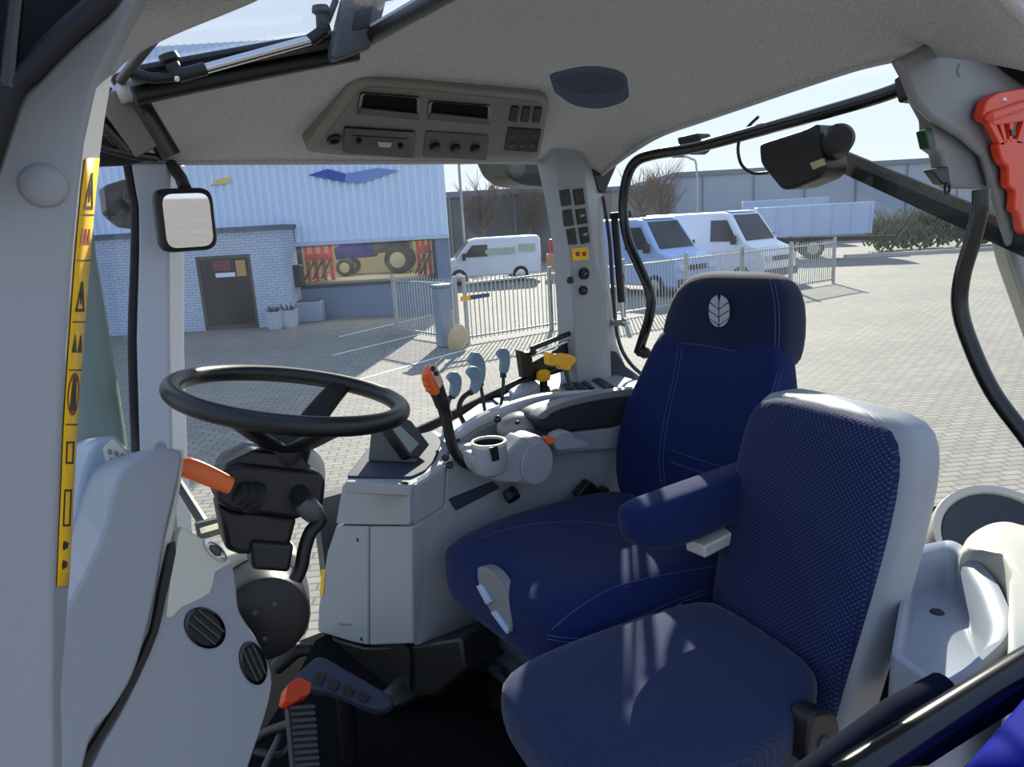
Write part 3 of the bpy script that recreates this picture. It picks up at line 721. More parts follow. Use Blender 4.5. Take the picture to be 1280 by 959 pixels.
# black corner of the rear window frame and its rubber
bp_ = PY(1.93)
m = MB(); m.plate([(736,196),(778,190),(764,222),(756,241),(748,236)], bp_, .05); o = m.build('trim_8', BLK); st(o, 'black upper corner of the rear window frame')
m = MB(); m.plate([(762,438),(772,440),(783,458),(800,470),(806,488),(766,482)], PY(1.88), .04); o = m.build('trim_9', NAVY, bevel=.006); st(o, 'dark rubber corner under the rear window')
rp = PX(1.81)
m = MB(); m.tube(spline([rp.at(*q) for q in ((754,246),(762,300),(766,360),(772,420),(786,452),(812,474),(850,488))], 5), .007, 8); o = m.build('trim_10', mat('window seal', (60,66,70), .4)); st(o, 'rear window seal')
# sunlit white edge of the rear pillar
# near rear pillar at the right edge of the frame
up, lo_ = PY(.70), PY(.76)
m = MB(); m.plate([(1122,74),(1152,60),(1216,20),(1235,-30),(1420,-40),(1420,520),(1330,520),(1296,400),(1264,305),(1245,240),(1232,196),(1205,172),(1168,150),(1148,130),(1136,100)], up, .018)
P_B = m.build('trim_11', G2, bevel=.010, seg=3); st(P_B, 'near rear cab pillar')
m = MB(); m.plate([(1150,120),(1166,150),(1168,186),(1178,193),(1184,228),(1192,235),(1243,236),(1262,220),(1240,150)], PY(.725), .03); m.build('lower_cover', G2, P_B, bevel=.008, seg=3)
m = MB(); m.plate([(1238,225),(1254,230),(1284,330),(1310,420),(1300,440),(1262,330)], PY(.75), .03); m.build('sunlit_edge', CREAM, P_B, bevel=.004)  # cream strip paints sunlight onto the pillar's return edge
c = up.at(1199, 88); m = MB(); m.lathe([(0,.004),(.010,.0035),(.0125,0)], c, (0,-1,0), 24); m.build('screw_cap', G2, P_B)
m = MB(); m.plate([(1157,163),(1166,160),(1171,184),(1162,186)], PY(.722), .02); m.build('green_button', mat('green plastic', (30,70,44), .4), P_B, bevel=.003)
m = MB(); m.plate([(1165,212),(1186,208),(1189,232),(1178,230)], PY(.722), .02); k = m.build('coat_clip', BLK, P_B, bevel=.003)
m = MB(); pl = PY(.72); cc = pl.at(1184, 236); m.tube([cc + V((cos(a), 0, sin(a)))*.010 for a in [2*pi*i/14 for i in range(14)]], .003, 8, closed=True); m.build('ring', BLK, k)
m = MB(); m.plate([(1212,14),(1226,4),(1240,-30),(1420,-30),(1420,190),(1281,86),(1262,68)], PY(.66), .04); o = m.build('trim_12', mat('navy black frame', (10,11,20), .6, spec=.2), bevel=.006); st(o, 'dark door frame in the top right corner')
# rear window lower frame
m = MB(); m.plate([(1120,668),(1148,640),(1228,612),(1240,620),(1200,650),(1180,690),(1120,700)], PX(1.80), .03); o = m.build('trim_13', BLK, bevel=.004); st(o, 'black lower frame of the rear window')

# roof hatch: glass pane in a black frame with its handle bar
def hp(x, y, dz=0): return V((x, y, ceil_h(x, y) + dz))
xsH = [.26, .34, .42, .5, .58, .66]
m = MB(); m.strip([[hp(x, y, .045) for x in xsH] for y in [.62 + (1.44-.62)*i/8 for i in range(9)]]); o = m.build('window_4', GL_T); st(o, 'glass roof hatch')
m = MB()
for y, dz in ((1.435, .0), (1.40, .03)):
    m.tube([hp(x, y, dz) for x in [.25+.42*i/10 for i in range(11)]], .016 if dz == 0 else .012, 10)
m.tube([hp(.66, y, .012) for y in [.62+.82*i/10 for i in range(11)]], .014, 10)
m.tube([hp(.235, y, .03) for y in [.9+.54*i/10 for i in range(11)]], .008, 10)
m.strip([[hp(x, y, .03) for x in [.25+.42*i/10 for i in range(11)]] for y in (1.375, 1.45)])
o = m.build('trim_14', BLK); st(o, 'black roof hatch frame')

hx_ = PX(.2)
m = MB(); m.prism([hx_.at(*q) for q in sp2([(136,104),(150,86),(170,70),(195,56),(235,38),(285,18),(335,-4),(390,-40),(250,-60),(190,-30),(165,30),(140,80)], 3)], (-.07, 0, 0)); o = m.build('trim_16', FELT, bevel=.01, seg=3); st(o, 'beige lined front header of the roof')
# ------------------------------------------------------------------ things under the roof
hpl = PY(1.36)
a, b = hpl.at(222, 95), hpl.at(405, 38)
t = thing('hatch_handle', a, 'silver tube handle with black end brackets under the roof hatch', 'handle')
g0, g1 = hpl.at(253, 87), hpl.at(388, 50)
m = MB(); m.tube([g0, g1], .0085, 16); m.build('tube', CHROME, t)
for p, q, kp in ((a, g0, (211, 72)), (b, g1, (401, 12))):
    m = MB(); m.tube([p, q + (q-p)*.1], .011, 12); k = m.build('end_bracket', BLK, t)
    kq = hpl.at(*kp); m = MB(); m.tube([p, kq], [.014, .010], 12); m.lathe([(.004,.008),(.015,.006),(.017,-.004),(.010,-.01)], kq, (kq-p), 18); m.build('knob', BLK, k)
m = MB(); m.tube([hpl.at(163,90), hpl.at(190,98), a], .009, 10); m.build('link_arm', BLK, t)
m = MB(); m.lathe([(0,.004),(.004,.003),(.005,0)], hpl.at(219,100) + V((0,-.012,0)), (0,-1,0), 12); m.build('rivet', CHROME, t)
m = MB(); m.tube([hpl.at(420,0), hpl.at(408,30)], .006, 8); m.build('cable', BLK, t)
# sun blind rails, front right roof corner
bl = PY(1.52)
t = thing('sun_blind', bl.at(180, 150), 'dark metallic sun blind rail in the front corner of the roof', 'sun blind')
m = MB(); m.tube([bl.at(150,92), bl.at(213,196)], .021, 16); m.build('roller_tube', STEEL, t)
m = MB(); m.bar(bl.at(134,118), bl.at(184,190), .03, .05); m.build('roller_cloth', mat('blind cloth', (120,112,104), .8), t, bevel=.004)
m = MB(); m.tube([bl.at(124,150), bl.at(160,190)], .012, 12); m.build('guide_rail', STEEL, t)
m = MB(); m.tube([bl.at(118,183), bl.at(168,194), bl.at(196,198)], [.006,.009,.008], 12); m.build('pull_bar', STEEL, t)
m = MB(); m.plate([(110,88),(140,110),(166,150),(190,200),(160,206),(118,208)], PY(1.62), .02); m.build('backing', BLK, t)
# light liner piece by the hatch and grey hinge cover
m = MB(); m.plate([(415,66),(434,-14),(488,-16),(472,48),(463,60),(420,76)], PY(1.33), .03); o = m.build('hinge_cover', G3, bevel=.006)
tag(o, 'dark grey hinge cover at the rear corner of the roof hatch', 'cover')
m = MB(); m.plate([(444,14),(466,8),(461,34),(440,38)], PY(1.33), .004, .002); m.build('recess', BLK, o)
# overhead console
OP = P3((.70,1.82,2.812), (1.414,1.82,2.802), (1.0,1.6,2.938))
ol = [(376,182),(392,160),(434,98),(450,92),(520,98),(676,114),(686,122),(672,191),(660,194),(524,194),(420,188)]
t = thing('overhead_console', OP.at(530,145), 'grey overhead console with radio, trays and knobs in the headliner', 'overhead console')
OG = mat('console grey', (128,128,122), .5, bump=.1, bscale=700)
m = MB(); m.plate(rnd(ol, 12), OP, .05, .018); m.build('panel', OG, t, bevel=.008, seg=3)
il = [(394,176),(444,106),(458,99),(524,104),(670,120),(676,126),(664,187),(524,189),(430,183)]
m = MB(); m.plate(rnd(il, 8), OP, .01, .020); m.build('inner_panel', mat('inner console grey', (112,113,108), .5), t, bevel=.002)
for q in ([(447,106),(522,112),(521,140),(443,132)], [(532,117),(611,123),(609,147),(531,139)]):
    m = MB(); pts = rnd(q, 5); outer = [OP.at(*p) + OP.n*.024 for p in pts]; cx = sum((OP.at(*p) for p in pts), V((0,0,0)))/len(pts)
    inn = [cx + (p-cx)*.9 for p in outer]; m.loft([outer, inn, [p - OP.n*.004 for p in inn]], cap=False)
    k = m.build('open_tray', OG, t)
    m = MB(); m.plate([(cxx, cyy) for cxx, cyy in pts], OP, .003, .0215); m.build('tray_shade', mat('matt black', (14,14,16), .8, spec=.1), k)  # flat black plate paints the shade inside the tray
    lo2 = [q[3], q[2], (q[2][0]-2, q[2][1]-8), (q[3][0]+4, q[3][1]-8)]
    m = MB(); m.plate(lo2, OP, .004, .026); m.build('tray_lip', G3, k, bevel=.001)
m = MB(); m.plate(rnd([(427,149),(516,155),(514,188),(426,181)], 3), OP, .01, .026); r_ = m.build('radio', BLKG, t, bevel=.002)
m = MB(); m.plate([(436,158),(506,163),(506,176),(436,171)], OP, .002, .0275); m.build('radio_face', mat('radio face', (30,28,36), .25), r_)
m = MB(); m.plate([(468,166),(486,167),(484,173),(470,172)], OP, .002, .029); m.build('radio_display', mat('radio display', (170,170,176), .3), r_)
for px, py in ((445,165),(497,172)): m = MB(); m.lathe([(.007,0),(.007,.008),(.005,.010)], OP.at(px,py) + OP.n*.026, OP.n, 16); m.build('radio_knob', BLK, r_)
m = MB(); m.plate(rnd([(529,155),(608,161),(605,192),(526,187)], 3), OP, .01, .024); c_ = m.build('climate_panel', G3, t, bevel=.002)
for px, py in ((540,173),(565,175),(590,176)):
    m = MB(); m.lathe([(.015,0),(.014,.012),(.010,.016),(0,.016)], OP.at(px,py) + OP.n*.022, OP.n, 20); m.build('climate_knob', BLK, c_)
for dx_ in (0, 14.5, 29): m = MB(); m.plate([(636+dx_,124+dx_*.05),(645+dx_,125+dx_*.05),(642+dx_,143+dx_*.05),(633+dx_,142+dx_*.05)], OP, .008, .026); m.build('rocker_switch', BLK, t, bevel=.001)
m = MB(); m.plate([(632,151),(673,154),(668,182),(627,180)], OP, .006, .024); kp = m.build('keypad', BLK, t, bevel=.001)
for i in range(3):
    for j in range(2):
        m = MB(); m.lathe([(.007,0),(.006,.004),(0,.004)], OP.at(638+i*13-j*2, 160+j*13) + OP.n*.023, OP.n, 12); m.build('key', G3, kp)
c = OP.at(415, 165); m = MB(); m.lathe([(.010,.003),(.012,.009),(.018,.008),(.019,0)], c + OP.n*.018, OP.n, 22); m.build('power_socket', BLK, t)
# speaker in the headliner
cp_ = [CP.at(*p) for p in sp2([(689,94),(710,87),(738,83),(764,86),(779,93),(782,103),(770,112),(743,118),(715,114),(698,104)], 4)]
nn = V((.02, -.25, -1)).normalized()
cc = sum(cp_, V((0,0,0)))/len(cp_)
t = thing('speaker', cc, 'black oval speaker grille set in the grey headliner', 'speaker')
m = MB(); m.loft([[p + nn*.0 + (cc-p)*-.04 for p in cp_], [p + nn*.006 for p in cp_], [cc + (p-cc)*.92 + nn*.006 for p in cp_]], cap=False); m.build('bezel', BLK, t)
m = MB(); m.loft([[cc + (p-cc)*.95 + nn*.002 for p in cp_], [cc + (p-cc)*.93 + nn*.004 for p in cp_], [cc + (p-cc)*.5 + nn*.005 for p in cp_]]); m.build('grille', mat('speaker mesh', (12,12,16), .6, bump=.8, bscale=350), t)

# interior mirror on the far front pillar
mp_ = Pl(PY(1.74).at(234, 274), V((.235, -.97, -.04)))
t = thing('rear_view_mirror', mp_.p, 'rounded black mirror hanging beside the far front pillar', 'mirror')
ol = rnd([(193,236),(266,234),(275,312),(204,317)], 17, 6)
m = MB(); m.plate(ol, mp_, .03, .0); m.build('housing', BLK, t, bevel=.010, seg=3)
il = rnd([(201,243),(260,241),(267,307),(209,311)], 14, 6)
m = MB(); m.plate(il, mp_, .004, .0025); m.build('mirror_glass', mat('mirror silver', (235,238,240), .02, metal=1), t)
m = MB(); m.tube([mp_.at(234,236) + V((0,.02,0)), PY(1.85).at(226,222), PY(1.90).at(214,206)], .014, 12); m.build('arm', BLK, t)
# lamps outside
lp = PY(2.2)
t = thing('work_lamp', lp.at(150, 250), 'black work lamp outside the windscreen by the far front pillar', 'lamp')
m = MB(); m.plate([(130,232),(158,223),(166,228),(165,268),(148,276),(134,266)], lp, .12); m.build('housing', BLK, t, bevel=.02)
m = MB(); m.tube([lp.at(160,250), V((.30, 1.99, lp.at(160,250).z))], .012, 8); m.plate([(134,270),(165,266),(172,286),(150,284)], lp, .06); m.build('bracket', BLK, t, bevel=.006)
c = lp.at(160, 258) + V((0,-.005,0)); m = MB(); m.lathe([(.008,0),(.012,.006),(.016,0)], c, (0,-1,0), 14); m.build('bolt', STEEL, t)
lp = PY(2.1)
t = thing('roof_lamp', lp.at(662, 215), 'black rounded work lamp outside the side window top corner', 'lamp')
m = MB(); m.plate(rnd([(620,190),(632,218),(648,230),(672,233),(712,233),(712,186)], 8), lp, .14); m.build('housing', BLK, t, bevel=.02, seg=3)
c = lp.at(645, 210); m = MB(); m.lathe([(.02,.012),(.032,.01),(.036,0)], c, (0,-1,0), 20); m.build('swivel_knob', G3, t)
# grey-green cover beyond the windscreen
ep = PX(-.28)
rows = [((84,196),(104,196)), ((82,250),(112,250)), ((80,320),(120,320)), ((78,400),(134,400)), ((76,470),(146,470)), ((74,540),(157,540)), ((72,610),(164,610))]
rings = []
for a_, b_ in rows:
    A, B = PY(1.35).at(*a_), PY(1.35).at(*b_); c = (A+B)/2; h = (B-A)/2; rings.append(MB.sring(None, c, h, V((0, h.length*.8, 0)), 2.4, 24))
m = MB(); m.loft(rings); o = m.build('outer_cover', mat('grey green cover', (112,128,124), .5, bump=.3, bscale=6), ang=60); tag(o, 'grey-green upright cover outside the windscreen beside the left pillar', 'cover')

# black tube frame of the rear window and its fittings
tp = PX(1.74)
path = [(1138,106),(1100,120),(1050,135),(960,160),(870,184),(818,193),(794,203),(783,225),(779,262),(785,300),(800,335),(813,368),(812,395),(803,425),(798,441)]
t = thing('window_frame_bar', tp.at(812,195), 'bent black tube framing the upper left of the rear window', 'bar')
m = MB(); m.tube(spline([tp.at(*p) for p in path], 5), .0165, 14); m.build('tube', BLKG, t)
c = tp.at(806, 441); m = MB(); m.tube([tp.at(798,441), c], .013, 12); m.ell(c, (.02,0,0), (0,.022,0), (0,0,.02)); m.build('end_knob', BLK, t)
m = MB(); m.plate(rnd([(846,172),(874,166),(876,186),(868,194),(852,192)], 4), PX(1.76), .05); m.build('clamp', BLK, t, bevel=.006)
m = MB(); m.plate(rnd([(1116,98),(1132,90),(1138,122),(1122,130)], 5), PX(1.70), .05); m.build('clamp', BLK, t, bevel=.006)
t = thing('gas_strut', PX(1.79).at(770, 320), 'slim black gas strut beside the rear right pillar', 'gas strut')
gs = PX(1.79)
m = MB(); m.tube([gs.at(768,270), gs.at(777,378)], .013, 12); m.build('cylinder', BLK, t)
m = MB(); m.tube([gs.at(777,376), gs.at(779,402)], .006, 10); m.build('rod', CHROME, t)
for a_, b_ in (((765,270),(784,268)), ((764,404),(781,403))):
    m = MB(); m.tube([gs.at(*a_), gs.at(*b_)], .012, 12); m.ell(gs.at(*b_), (.016,0,0), (0,.016,0), (0,0,.016), 12, 8); m.build('ball_joint', CHROME if a_[1] > 300 else BLK, t)
t = thing('grab_bar', PX(1.66).at(1205, 340), 'bent black tube in front of the rear window under the hammer', 'bar')
tp2 = PX(1.66)
m = MB(); m.tube(spline([tp2.at(*p) for p in ((1226,237),(1225,262),(1216,300),(1203,345),(1200,385),(1213,430),(1241,490),(1284,548),(1330,610))], 5), .0165, 14); m.build('tube', BLKG, t)
# wiper motor with cable, wiper on the outside of the rear glass
wp = PX(1.76)
t = thing('wiper_motor', wp.at(1005,195), 'black wiper motor housing hanging below the rear window bar', 'motor')
m = MB(); m.plate(rnd([(956,180),(1010,163),(1030,154),(1040,208),(1034,222),(1000,236),(985,238),(958,205)], 7), wp, .11, .03); m.build('housing', BLK, t, bevel=.014, seg=3)
c = wp.at(1046, 178); m = MB(); m.lathe([(.0,.062),(.028,.060),(.036,.05),(.038,-.03)], c, (-.8,-.6,.1), 28); m.build('motor_can', BLK, t)
m = MB(); m.plate([(1022,204),(1038,198),(1040,206),(1026,212)], wp, .01, .035); m.build('gasket', mat('gasket beige', (190,176,140), .6), t)
m = MB(); m.tube(spline([wp.at(*p) for p in ((948,146),(934,160),(923,180),(926,204),(940,216),(960,216))], 5), .0045, 8); m.build('cable', BLK, t)
wp = PX(1.93)
t = thing('window_wiper', wp.at(1150,240), 'black wiper arm and blade outside the rear window', 'wiper')
m = MB(); m.bar(wp.at(1055,196), wp.at(1212,262), .025, .03); m.bar(wp.at(1212,262), wp.at(1300,305), .02, .02); m.build('arm', mat('matt black', (14,14,16), .8, spec=.1), t, bevel=.004)
m = MB(); m.bar(wp.at(1055,207), wp.at(1300,318), .03, .035); m.build('blade', mat('matt black', (14,14,16), .8, spec=.1), t, bevel=.004)
m = MB(); m.tube([wp.at(1128,222), wp.at(1190,250)], .008, 8); m.build('spring', STEEL, t)

# emergency hammer
hm = PY(.685)
t = thing('emergency_hammer', hm.at(1255,180), 'orange red emergency hammer clipped to the near rear pillar', 'hammer')
m = MB(); m.plate(rnd([(1220,148),(1226,126),(1240,117),(1274,111),(1290,118),(1292,150),(1236,158)], 5), hm, .02, .012); m.build('head', RED, t, bevel=.004, seg=3)
hd0, hd1 = hm.at(1226,148) + hm.n*.014, hm.at(1290,126) + hm.n*.014
m = MB(); m.tube([hd0, hd1], .0105, 16); m.build('hammer_bar', RED, t)
u = (hd0-hd1).normalized(); m = MB(); m.lathe([(.0105,-.002),(.009,.004),(.001,.017)], hd0, u, 16); m.build('tip', RED, t)
m = MB()
for q in ([(1228,152),(1236,151),(1250,182),(1244,182)], [(1242,152),(1247,151),(1253,178),(1250,180)], [(1256,150),(1261,149),(1259,178),(1255,178)], [(1276,142),(1284,140),(1272,180),(1264,180)]): m.plate(q, hm, .012, .010)
m.build('rib', RED, t, bevel=.001)
hl = [(1243,178),(1272,176),(1281,205),(1287,235),(1296,262),(1300,292),(1274,292),(1268,268),(1262,262),(1263,240),(1255,232),(1254,210),(1247,202)]
m = MB(); m.plate(sp2(hl, 3), hm, .018, .010); m.build('handle', RED, t, bevel=.004, seg=3)
m = MB(); m.plate([(1255,163),(1261,162),(1261,170),(1256,171)], hm, .003, .013); m.build('slot', BLK, t)
m = MB(); m.lathe([(0,.004),(.004,.003),(.006,0)], hm.at(1247,126) + hm.n*.012, hm.n, 14); m.build('screw', CHROME, t)
# ------------------------------------------------------------------ steering wheel and column
th = radians(6.3); C0 = dep(364, 496, 1.235); vd = (C0-EYE).normalized()
sa = .175
n_ = (RT*sin(th) + UR*cos(th))*sqrt(1-sa*sa) - vd*sa; n_.normalize()
ux = n_.cross(V((0,1,0))).normalized(); ux = (RT - n_*RT.dot(n_)).normalized(); uy = n_.cross(ux)
RW = .1885
t = thing('steering_wheel', C0 - n_*.075, 'black three-spoke steering wheel on top of the steering column', 'steering wheel')
ringp = [C0 + (ux*cos(2*pi*i/64) + uy*sin(2*pi*i/64))*RW for i in range(64)]
MB().tube(ringp, .0157, 16, closed=True).build('rim', mat('wheel leather black', (20,20,22), .38, bump=.1, bscale=500), t)
HC = C0 - n_*.084
def on_wheel(px, py): return Pl(C0, n_).at(px, py)
for q in ((425,480), (272,517), (440,535)):
    p = on_wheel(*q); d = (p-C0).normalized(); p = C0 + d*(RW-.004)
    side = n_.cross(d).normalized(); pts = [HC + d*.015 - n_*.004, HC + d*.05 + n_*.010, C0 + d*(RW-.055) - n_*.026, p - n_*.004]
    rings = []
    for i, c in enumerate(spline(pts, 4)):
        w_ = .032 - .012*i/12; rings.append([c + side*(x*w_) + n_*(y*.010) for x, y in ((-1,-.6),(-.6,-1),(.6,-1),(1,-.6),(1,.6),(.6,1),(-.6,1),(-1,.6))])
    MB().loft(rings).build('spoke', BLK, t, sub=1)
MB().lathe([(.0,.026),(.030,.024),(.040,.012),(.043,-.010),(.040,-.030),(.034,-.050)], HC, n_, 32).build('hub', BLK, t)
MB().lathe([(.0,.030),(.020,.0295),(.027,.025)], HC, n_, 28).build('hub_cap', mat('hub cap grey', (96,110,120), .3), t)
# column
CPY = Pl(dep(345, 610, 1.20), V((-.12, -.97, .1)))
col0 = HC - n_*.05
t = thing('steering_column', CPY.at(330,770), 'black steering column with orange lever below the steering wheel', 'steering column')
MB().lathe([(.044,.02),(.048,.014),(.048,.004),(.042,.0),(.042,-.05)], HC - n_*.058, n_, 30).build('collar', BLK, t)
def blk(name, top, bot, dpt, m_, bev, lift=0, par=None, sag=0):
    a = [CPY.at(*p) + CPY.n*lift for p in top]; b = [CPY.at(*p) + CPY.n*lift for p in bot]
    f = a + b[::-1]
    mm = MB(); mm.prism(f, -CPY.n*dpt); return mm.build(name, m_, par or t, bevel=bev, seg=3)
blk('switch_housing', [(277,588),(300,580),(400,590),(408,600)], [(269,628),(290,640),(372,650),(405,636)], .10, BLK, .010)
blk('top_cover', [(286,580),(318,564),(380,572),(390,592)], [(278,592),(330,596),(380,596),(390,596)], .11, BLK, .010, -.012)
blk('lower_shroud', [(272,632),(290,640),(374,648)], [(283,690),(300,696),(361,697)], .085, BLK, .010, -.008)
blk('column_tube', [(313,676),(368,680)], [(314,712),(362,716)], .06, BLK, .008, .004)
# cream rounded cover behind the column
m = MB(); m.plate(sp2([(360,596),(372,570),(392,562),(405,575),(408,600),(402,640),(380,650)], 4), Pl(CPY.p - CPY.n*.06, CPY.n), .06); m.build('rear_cover', CREAM, t, bevel=.015, seg=3)
m = MB(); bp0, bp1 = CPY.at(290,618) + CPY.n*.004, CPY.at(307,618) + CPY.n*.01
ax = (CPY.at(240,600) + CPY.n*.02 - bp0).normalized()
bo = MB().lathe([(.026,-.02),(.026,-.006),(.022,-.004),(.022,.004),(.018,.006),(.018,.013),(.013,.016)], bp1, ax, 24).build('rubber_boot', RUB, t)
lv = [(288,607),(268,598),(244,588),(228,584),(216,590)]
m = MB(); rings = []
for i, p in enumerate(spline([Pl(CPY.p + CPY.n*.012, CPY.n).at(*q) for q in lv], 4)):
    f = i/16; hh = .0135 + .003*sin(f*pi); ww = .009
    tdir = ax; upv = (UR - tdir*UR.dot(tdir)).normalized(); sv = tdir.cross(upv); rings.append(m.sring(p, upv*hh, sv*ww, 2.6, 16))
m.loft(rings); m.build('shuttle_lever', ORANGE, t)
# right hand stalk knob
c = CPY.at(378, 628) + CPY.n*.03; m = MB(); m.tube([CPY.at(374,617) + CPY.n*-.002, c + CPY.n*.006], .016, 16); m.build('stalk_boot', RUB, t)
d = (CPY.at(401,646) - CPY.at(378,624)).normalized(); m = MB(); m.tube([c - d*.012, c, c + d*.02, c + d*.028], [.014,.019,.018,.011], 18); m.build('stalk_knob', G3, t)
m = MB(); m.tube(spline([CPY.at(*p) - CPY.n*.02 for p in ((396,640),(404,654),(392,668),(384,690),(380,712),(372,730))], 4), .012, 10); m.build('tilt_lever', BLK, t)
# pivot disc at the foot of the column
dc = Pl(dep(332, 770, 1.26), V((-.2,-.95,.1))); c = dc.at(331, 772)
m = MB(); m.lathe([(.0,.014),(.06,.013),(.074,.008),(.078,-.002),(.078,-.16)], c, dc.n, 44); m.build('pivot_cover', BLK, t)
for px, py in ((318,763),(342,752),(330,795)):
    m = MB(); m.lathe([(0,.003),(.004,.002),(.005,0)], dc.at(px,py) + dc.n*.013, dc.n, 10); m.build('screw', G3, t)
m = MB(); m.plate(sp2([(268,735),(274,705),(300,692),(340,690),(372,696),(386,730),(388,770),(376,800),(300,790)], 4), Pl(c - dc.n*.1, dc.n), .12); m.build('cream_hood', CREAM, t, bevel=.03, seg=3)

# ------------------------------------------------------------------ dashboard on the left
DP1 = Pl(dep(140, 760, .98), V((.35, -.92, .18))); DP0 = Pl(dep(120, 640, 1.06), V((.35, -.92, .18))); DP2 = Pl(dep(240, 790, 1.08), V((.35, -.92, .18)))
t = thing('dashboard', DP1.at(120, 900), 'light grey dashboard housing between left pillar and steering column', 'dashboard')
q = sp2([(60,1040),(40,960),(50,840),(78,770),(104,722),(128,668),(143,612),(158,582),(188,567),(227,563),(221,610),(207,670),(196,735),(184,790),(166,846),(140,890),(112,930),(86,1040)], 3)
m = MB(); m.plate(q, DP1, .10); m.build('front_cowl', G1, t, bevel=.012, seg=4)
m = MB(); m.plate(sp2([(227,562),(230,575),(221,640),(212,690),(196,772),(184,815),(168,856),(160,850),(184,790),(196,735),(207,670),(221,610)], 2), Pl(DP1.p - DP1.n*.02, DP1.n), .03); m.build('cowl_highlight', CREAM, t, bevel=.003)  # cream strip paints the highlight along the cowl's right edge
q = sp2([(60,800),(78,700),(94,640),(104,592),(118,558),(141,544),(156,556),(170,576),(160,620),(146,680),(110,740)], 3)
m = MB(); m.plate(q, DP0, .08); hd = m.build('instrument_hood', mat('blue grey plastic', (150,160,178), .4), t, bevel=.014, seg=4)
q = rnd([(128,560),(141,548),(165,573),(150,592),(141,612)], 4)
m = MB(); m.plate(q, DP0, .01, .002); gr = m.build('defrost_grille', CREAM, hd, bevel=.002)
m = MB()
for i in range(3):
    for j in range(4):
        x, y = 134+i*8+j*2.5, 561+j*11+i*2.5
        m.plate(rnd([(x,y),(x+5,y+2),(x+5,y+8),(x,y+6)], 2), DP0, .002, .0035)
m.build('grille_opening', G2, gr)
q = sp2([(96,1040),(120,950),(150,895),(180,830),(200,755),(214,700),(226,665),(246,672),(270,690),(290,705),(296,735),(300,765),(322,800),(340,842),(336,880),(322,925),(306,975),(290,1040)], 3)
m = MB(); m.plate(q, DP2, .12); lc = m.build('lower_housing', G1, t, bevel=.02, seg=5)
# cream plate, sunlight painted in, on top of the lower housing
m = MB(); m.plate(sp2([(222,668),(236,664),(282,694),(286,706),(268,716),(262,742),(226,760),(206,772)], 2), DP2, .02, .004); m.build('sunlit_shelf', CREAM, t, bevel=.006, seg=3)
m = MB(); m.plate(sp2([(212,680),(218,690),(206,745),(196,790),(170,850),(140,900),(100,965),(92,965),(130,905),(160,850),(188,790),(198,740)], 2), DP2, .01, .004); m.build('gap_shade', BLK, t)  # black strip paints the shade in the gap beside the cowl
for px, py, rx, ry, ang in ((256,785,.037,.024,.5), (316,829,.036,.020,.95)):
    c = DP2.at(px, py); ru = (RT*cos(ang) - UR*sin(ang)); ru = (ru - DP2.n*ru.dot(DP2.n)).normalized(); rv = DP2.n.cross(ru)
    m = MB(); m.loft([m.sring(c + DP2.n*h, ru*rx*k_, rv*ry*k_, 2, 28) for k_, h in ((1.08,-.004),(1.06,.003),(.94,.005),(.90,.001))], cap=False); k = m.build('air_vent', BLKG, t)
    m = MB(); m.loft([m.sring(c + DP2.n*h, ru*rx*k_, rv*ry*k_, 2, 28) for k_, h in ((.95,-.004),(.94,.001))]); m.build('vent_core', BLK, k)
    m = MB()
    for s_ in (-.4, .05, .5): m.bar(c + rv*ry*s_ - ru*rx*.8 + DP2.n*.002, c + rv*ry*s_ + ru*rx*.8 + DP2.n*.002, .002, .006, DP2.n)
    m.build('vent_blade', G3, k)
c = DP2.at(266, 688) + DP2.n*.006; ru = (RT*.85 - UR*.5); ru = (ru - DP2.n*ru.dot(DP2.n)).normalized(); rv = DP2.n.cross(ru)
m = MB(); m.loft([m.sring(c + DP2.n*h, ru*.024*k_, rv*.009*k_, 2, 24) for k_, h in ((1.08,-.002),(1.04,.003),(.8,.0035),(.7,.001))]); k = m.build('air_vent', CHROME, t)
m = MB(); m.ell(c + DP2.n*.003, ru*.012, rv*.006, DP2.n*.004, 12, 6); m.build('vent_core', G3, k)
# small framed panel standing by the window, left of the column
pp = PY(1.5)
m = MB(); m.plate(rnd([(245,656),(276,648),(279,668),(249,676)], 3), pp, .02); o = m.build('side_plate', G3, bevel=.004); tag(o, 'small metal bracket plate seen low between dashboard and steering column', 'bracket')
m = MB(); m.plate([(249,660),(273,653),(275,660),(251,667)], pp, .003, .002); m.build('face', CHROME, o)
q_ = pp.at(264,668); MB().tube([q_ + V((0,.015,0)), V((q_.x, 1.94, q_.z+.05))], .012, 8).build('bracket_arm', BLK, o)
# ------------------------------------------------------------------ right hand console
A1, B1, C1 = PY(1.47).at(512,656), PY(1.84).at(421,655), PY(1.47).at(515,805)
FP = P3(A1, B1, C1)
IW = PY(1.48)
t = thing('side_console', (1.1,1.68,FLOORZ), 'long light grey control console along the right side of the cab', 'console')
m = MB(); m.plate(rnd([(430,604),(513,606),(514,656),(421,655)], 4), FP, .10, .003); m.build('front_upper_panel', G1, t, bevel=.006, seg=3)
m = MB(); m.plate([(420,657),(460,658),(460,807),(440,803),(397,790),(398,760),(409,690)], FP, .06); d1_ = m.build('front_door', G1, t, bevel=.005, seg=3)
m = MB(); m.plate([(462,658),(514,658),(516,805),(462,807)], FP, .06); m.build('front_panel', G1, t, bevel=.005, seg=3)
for px, py in ((447,675),(452,799)): m = MB(); m.lathe([(0,.003),(.005,.002),(.006,0)], FP.at(px,py), FP.n, 14); m.build('screw', BLK, d1_)
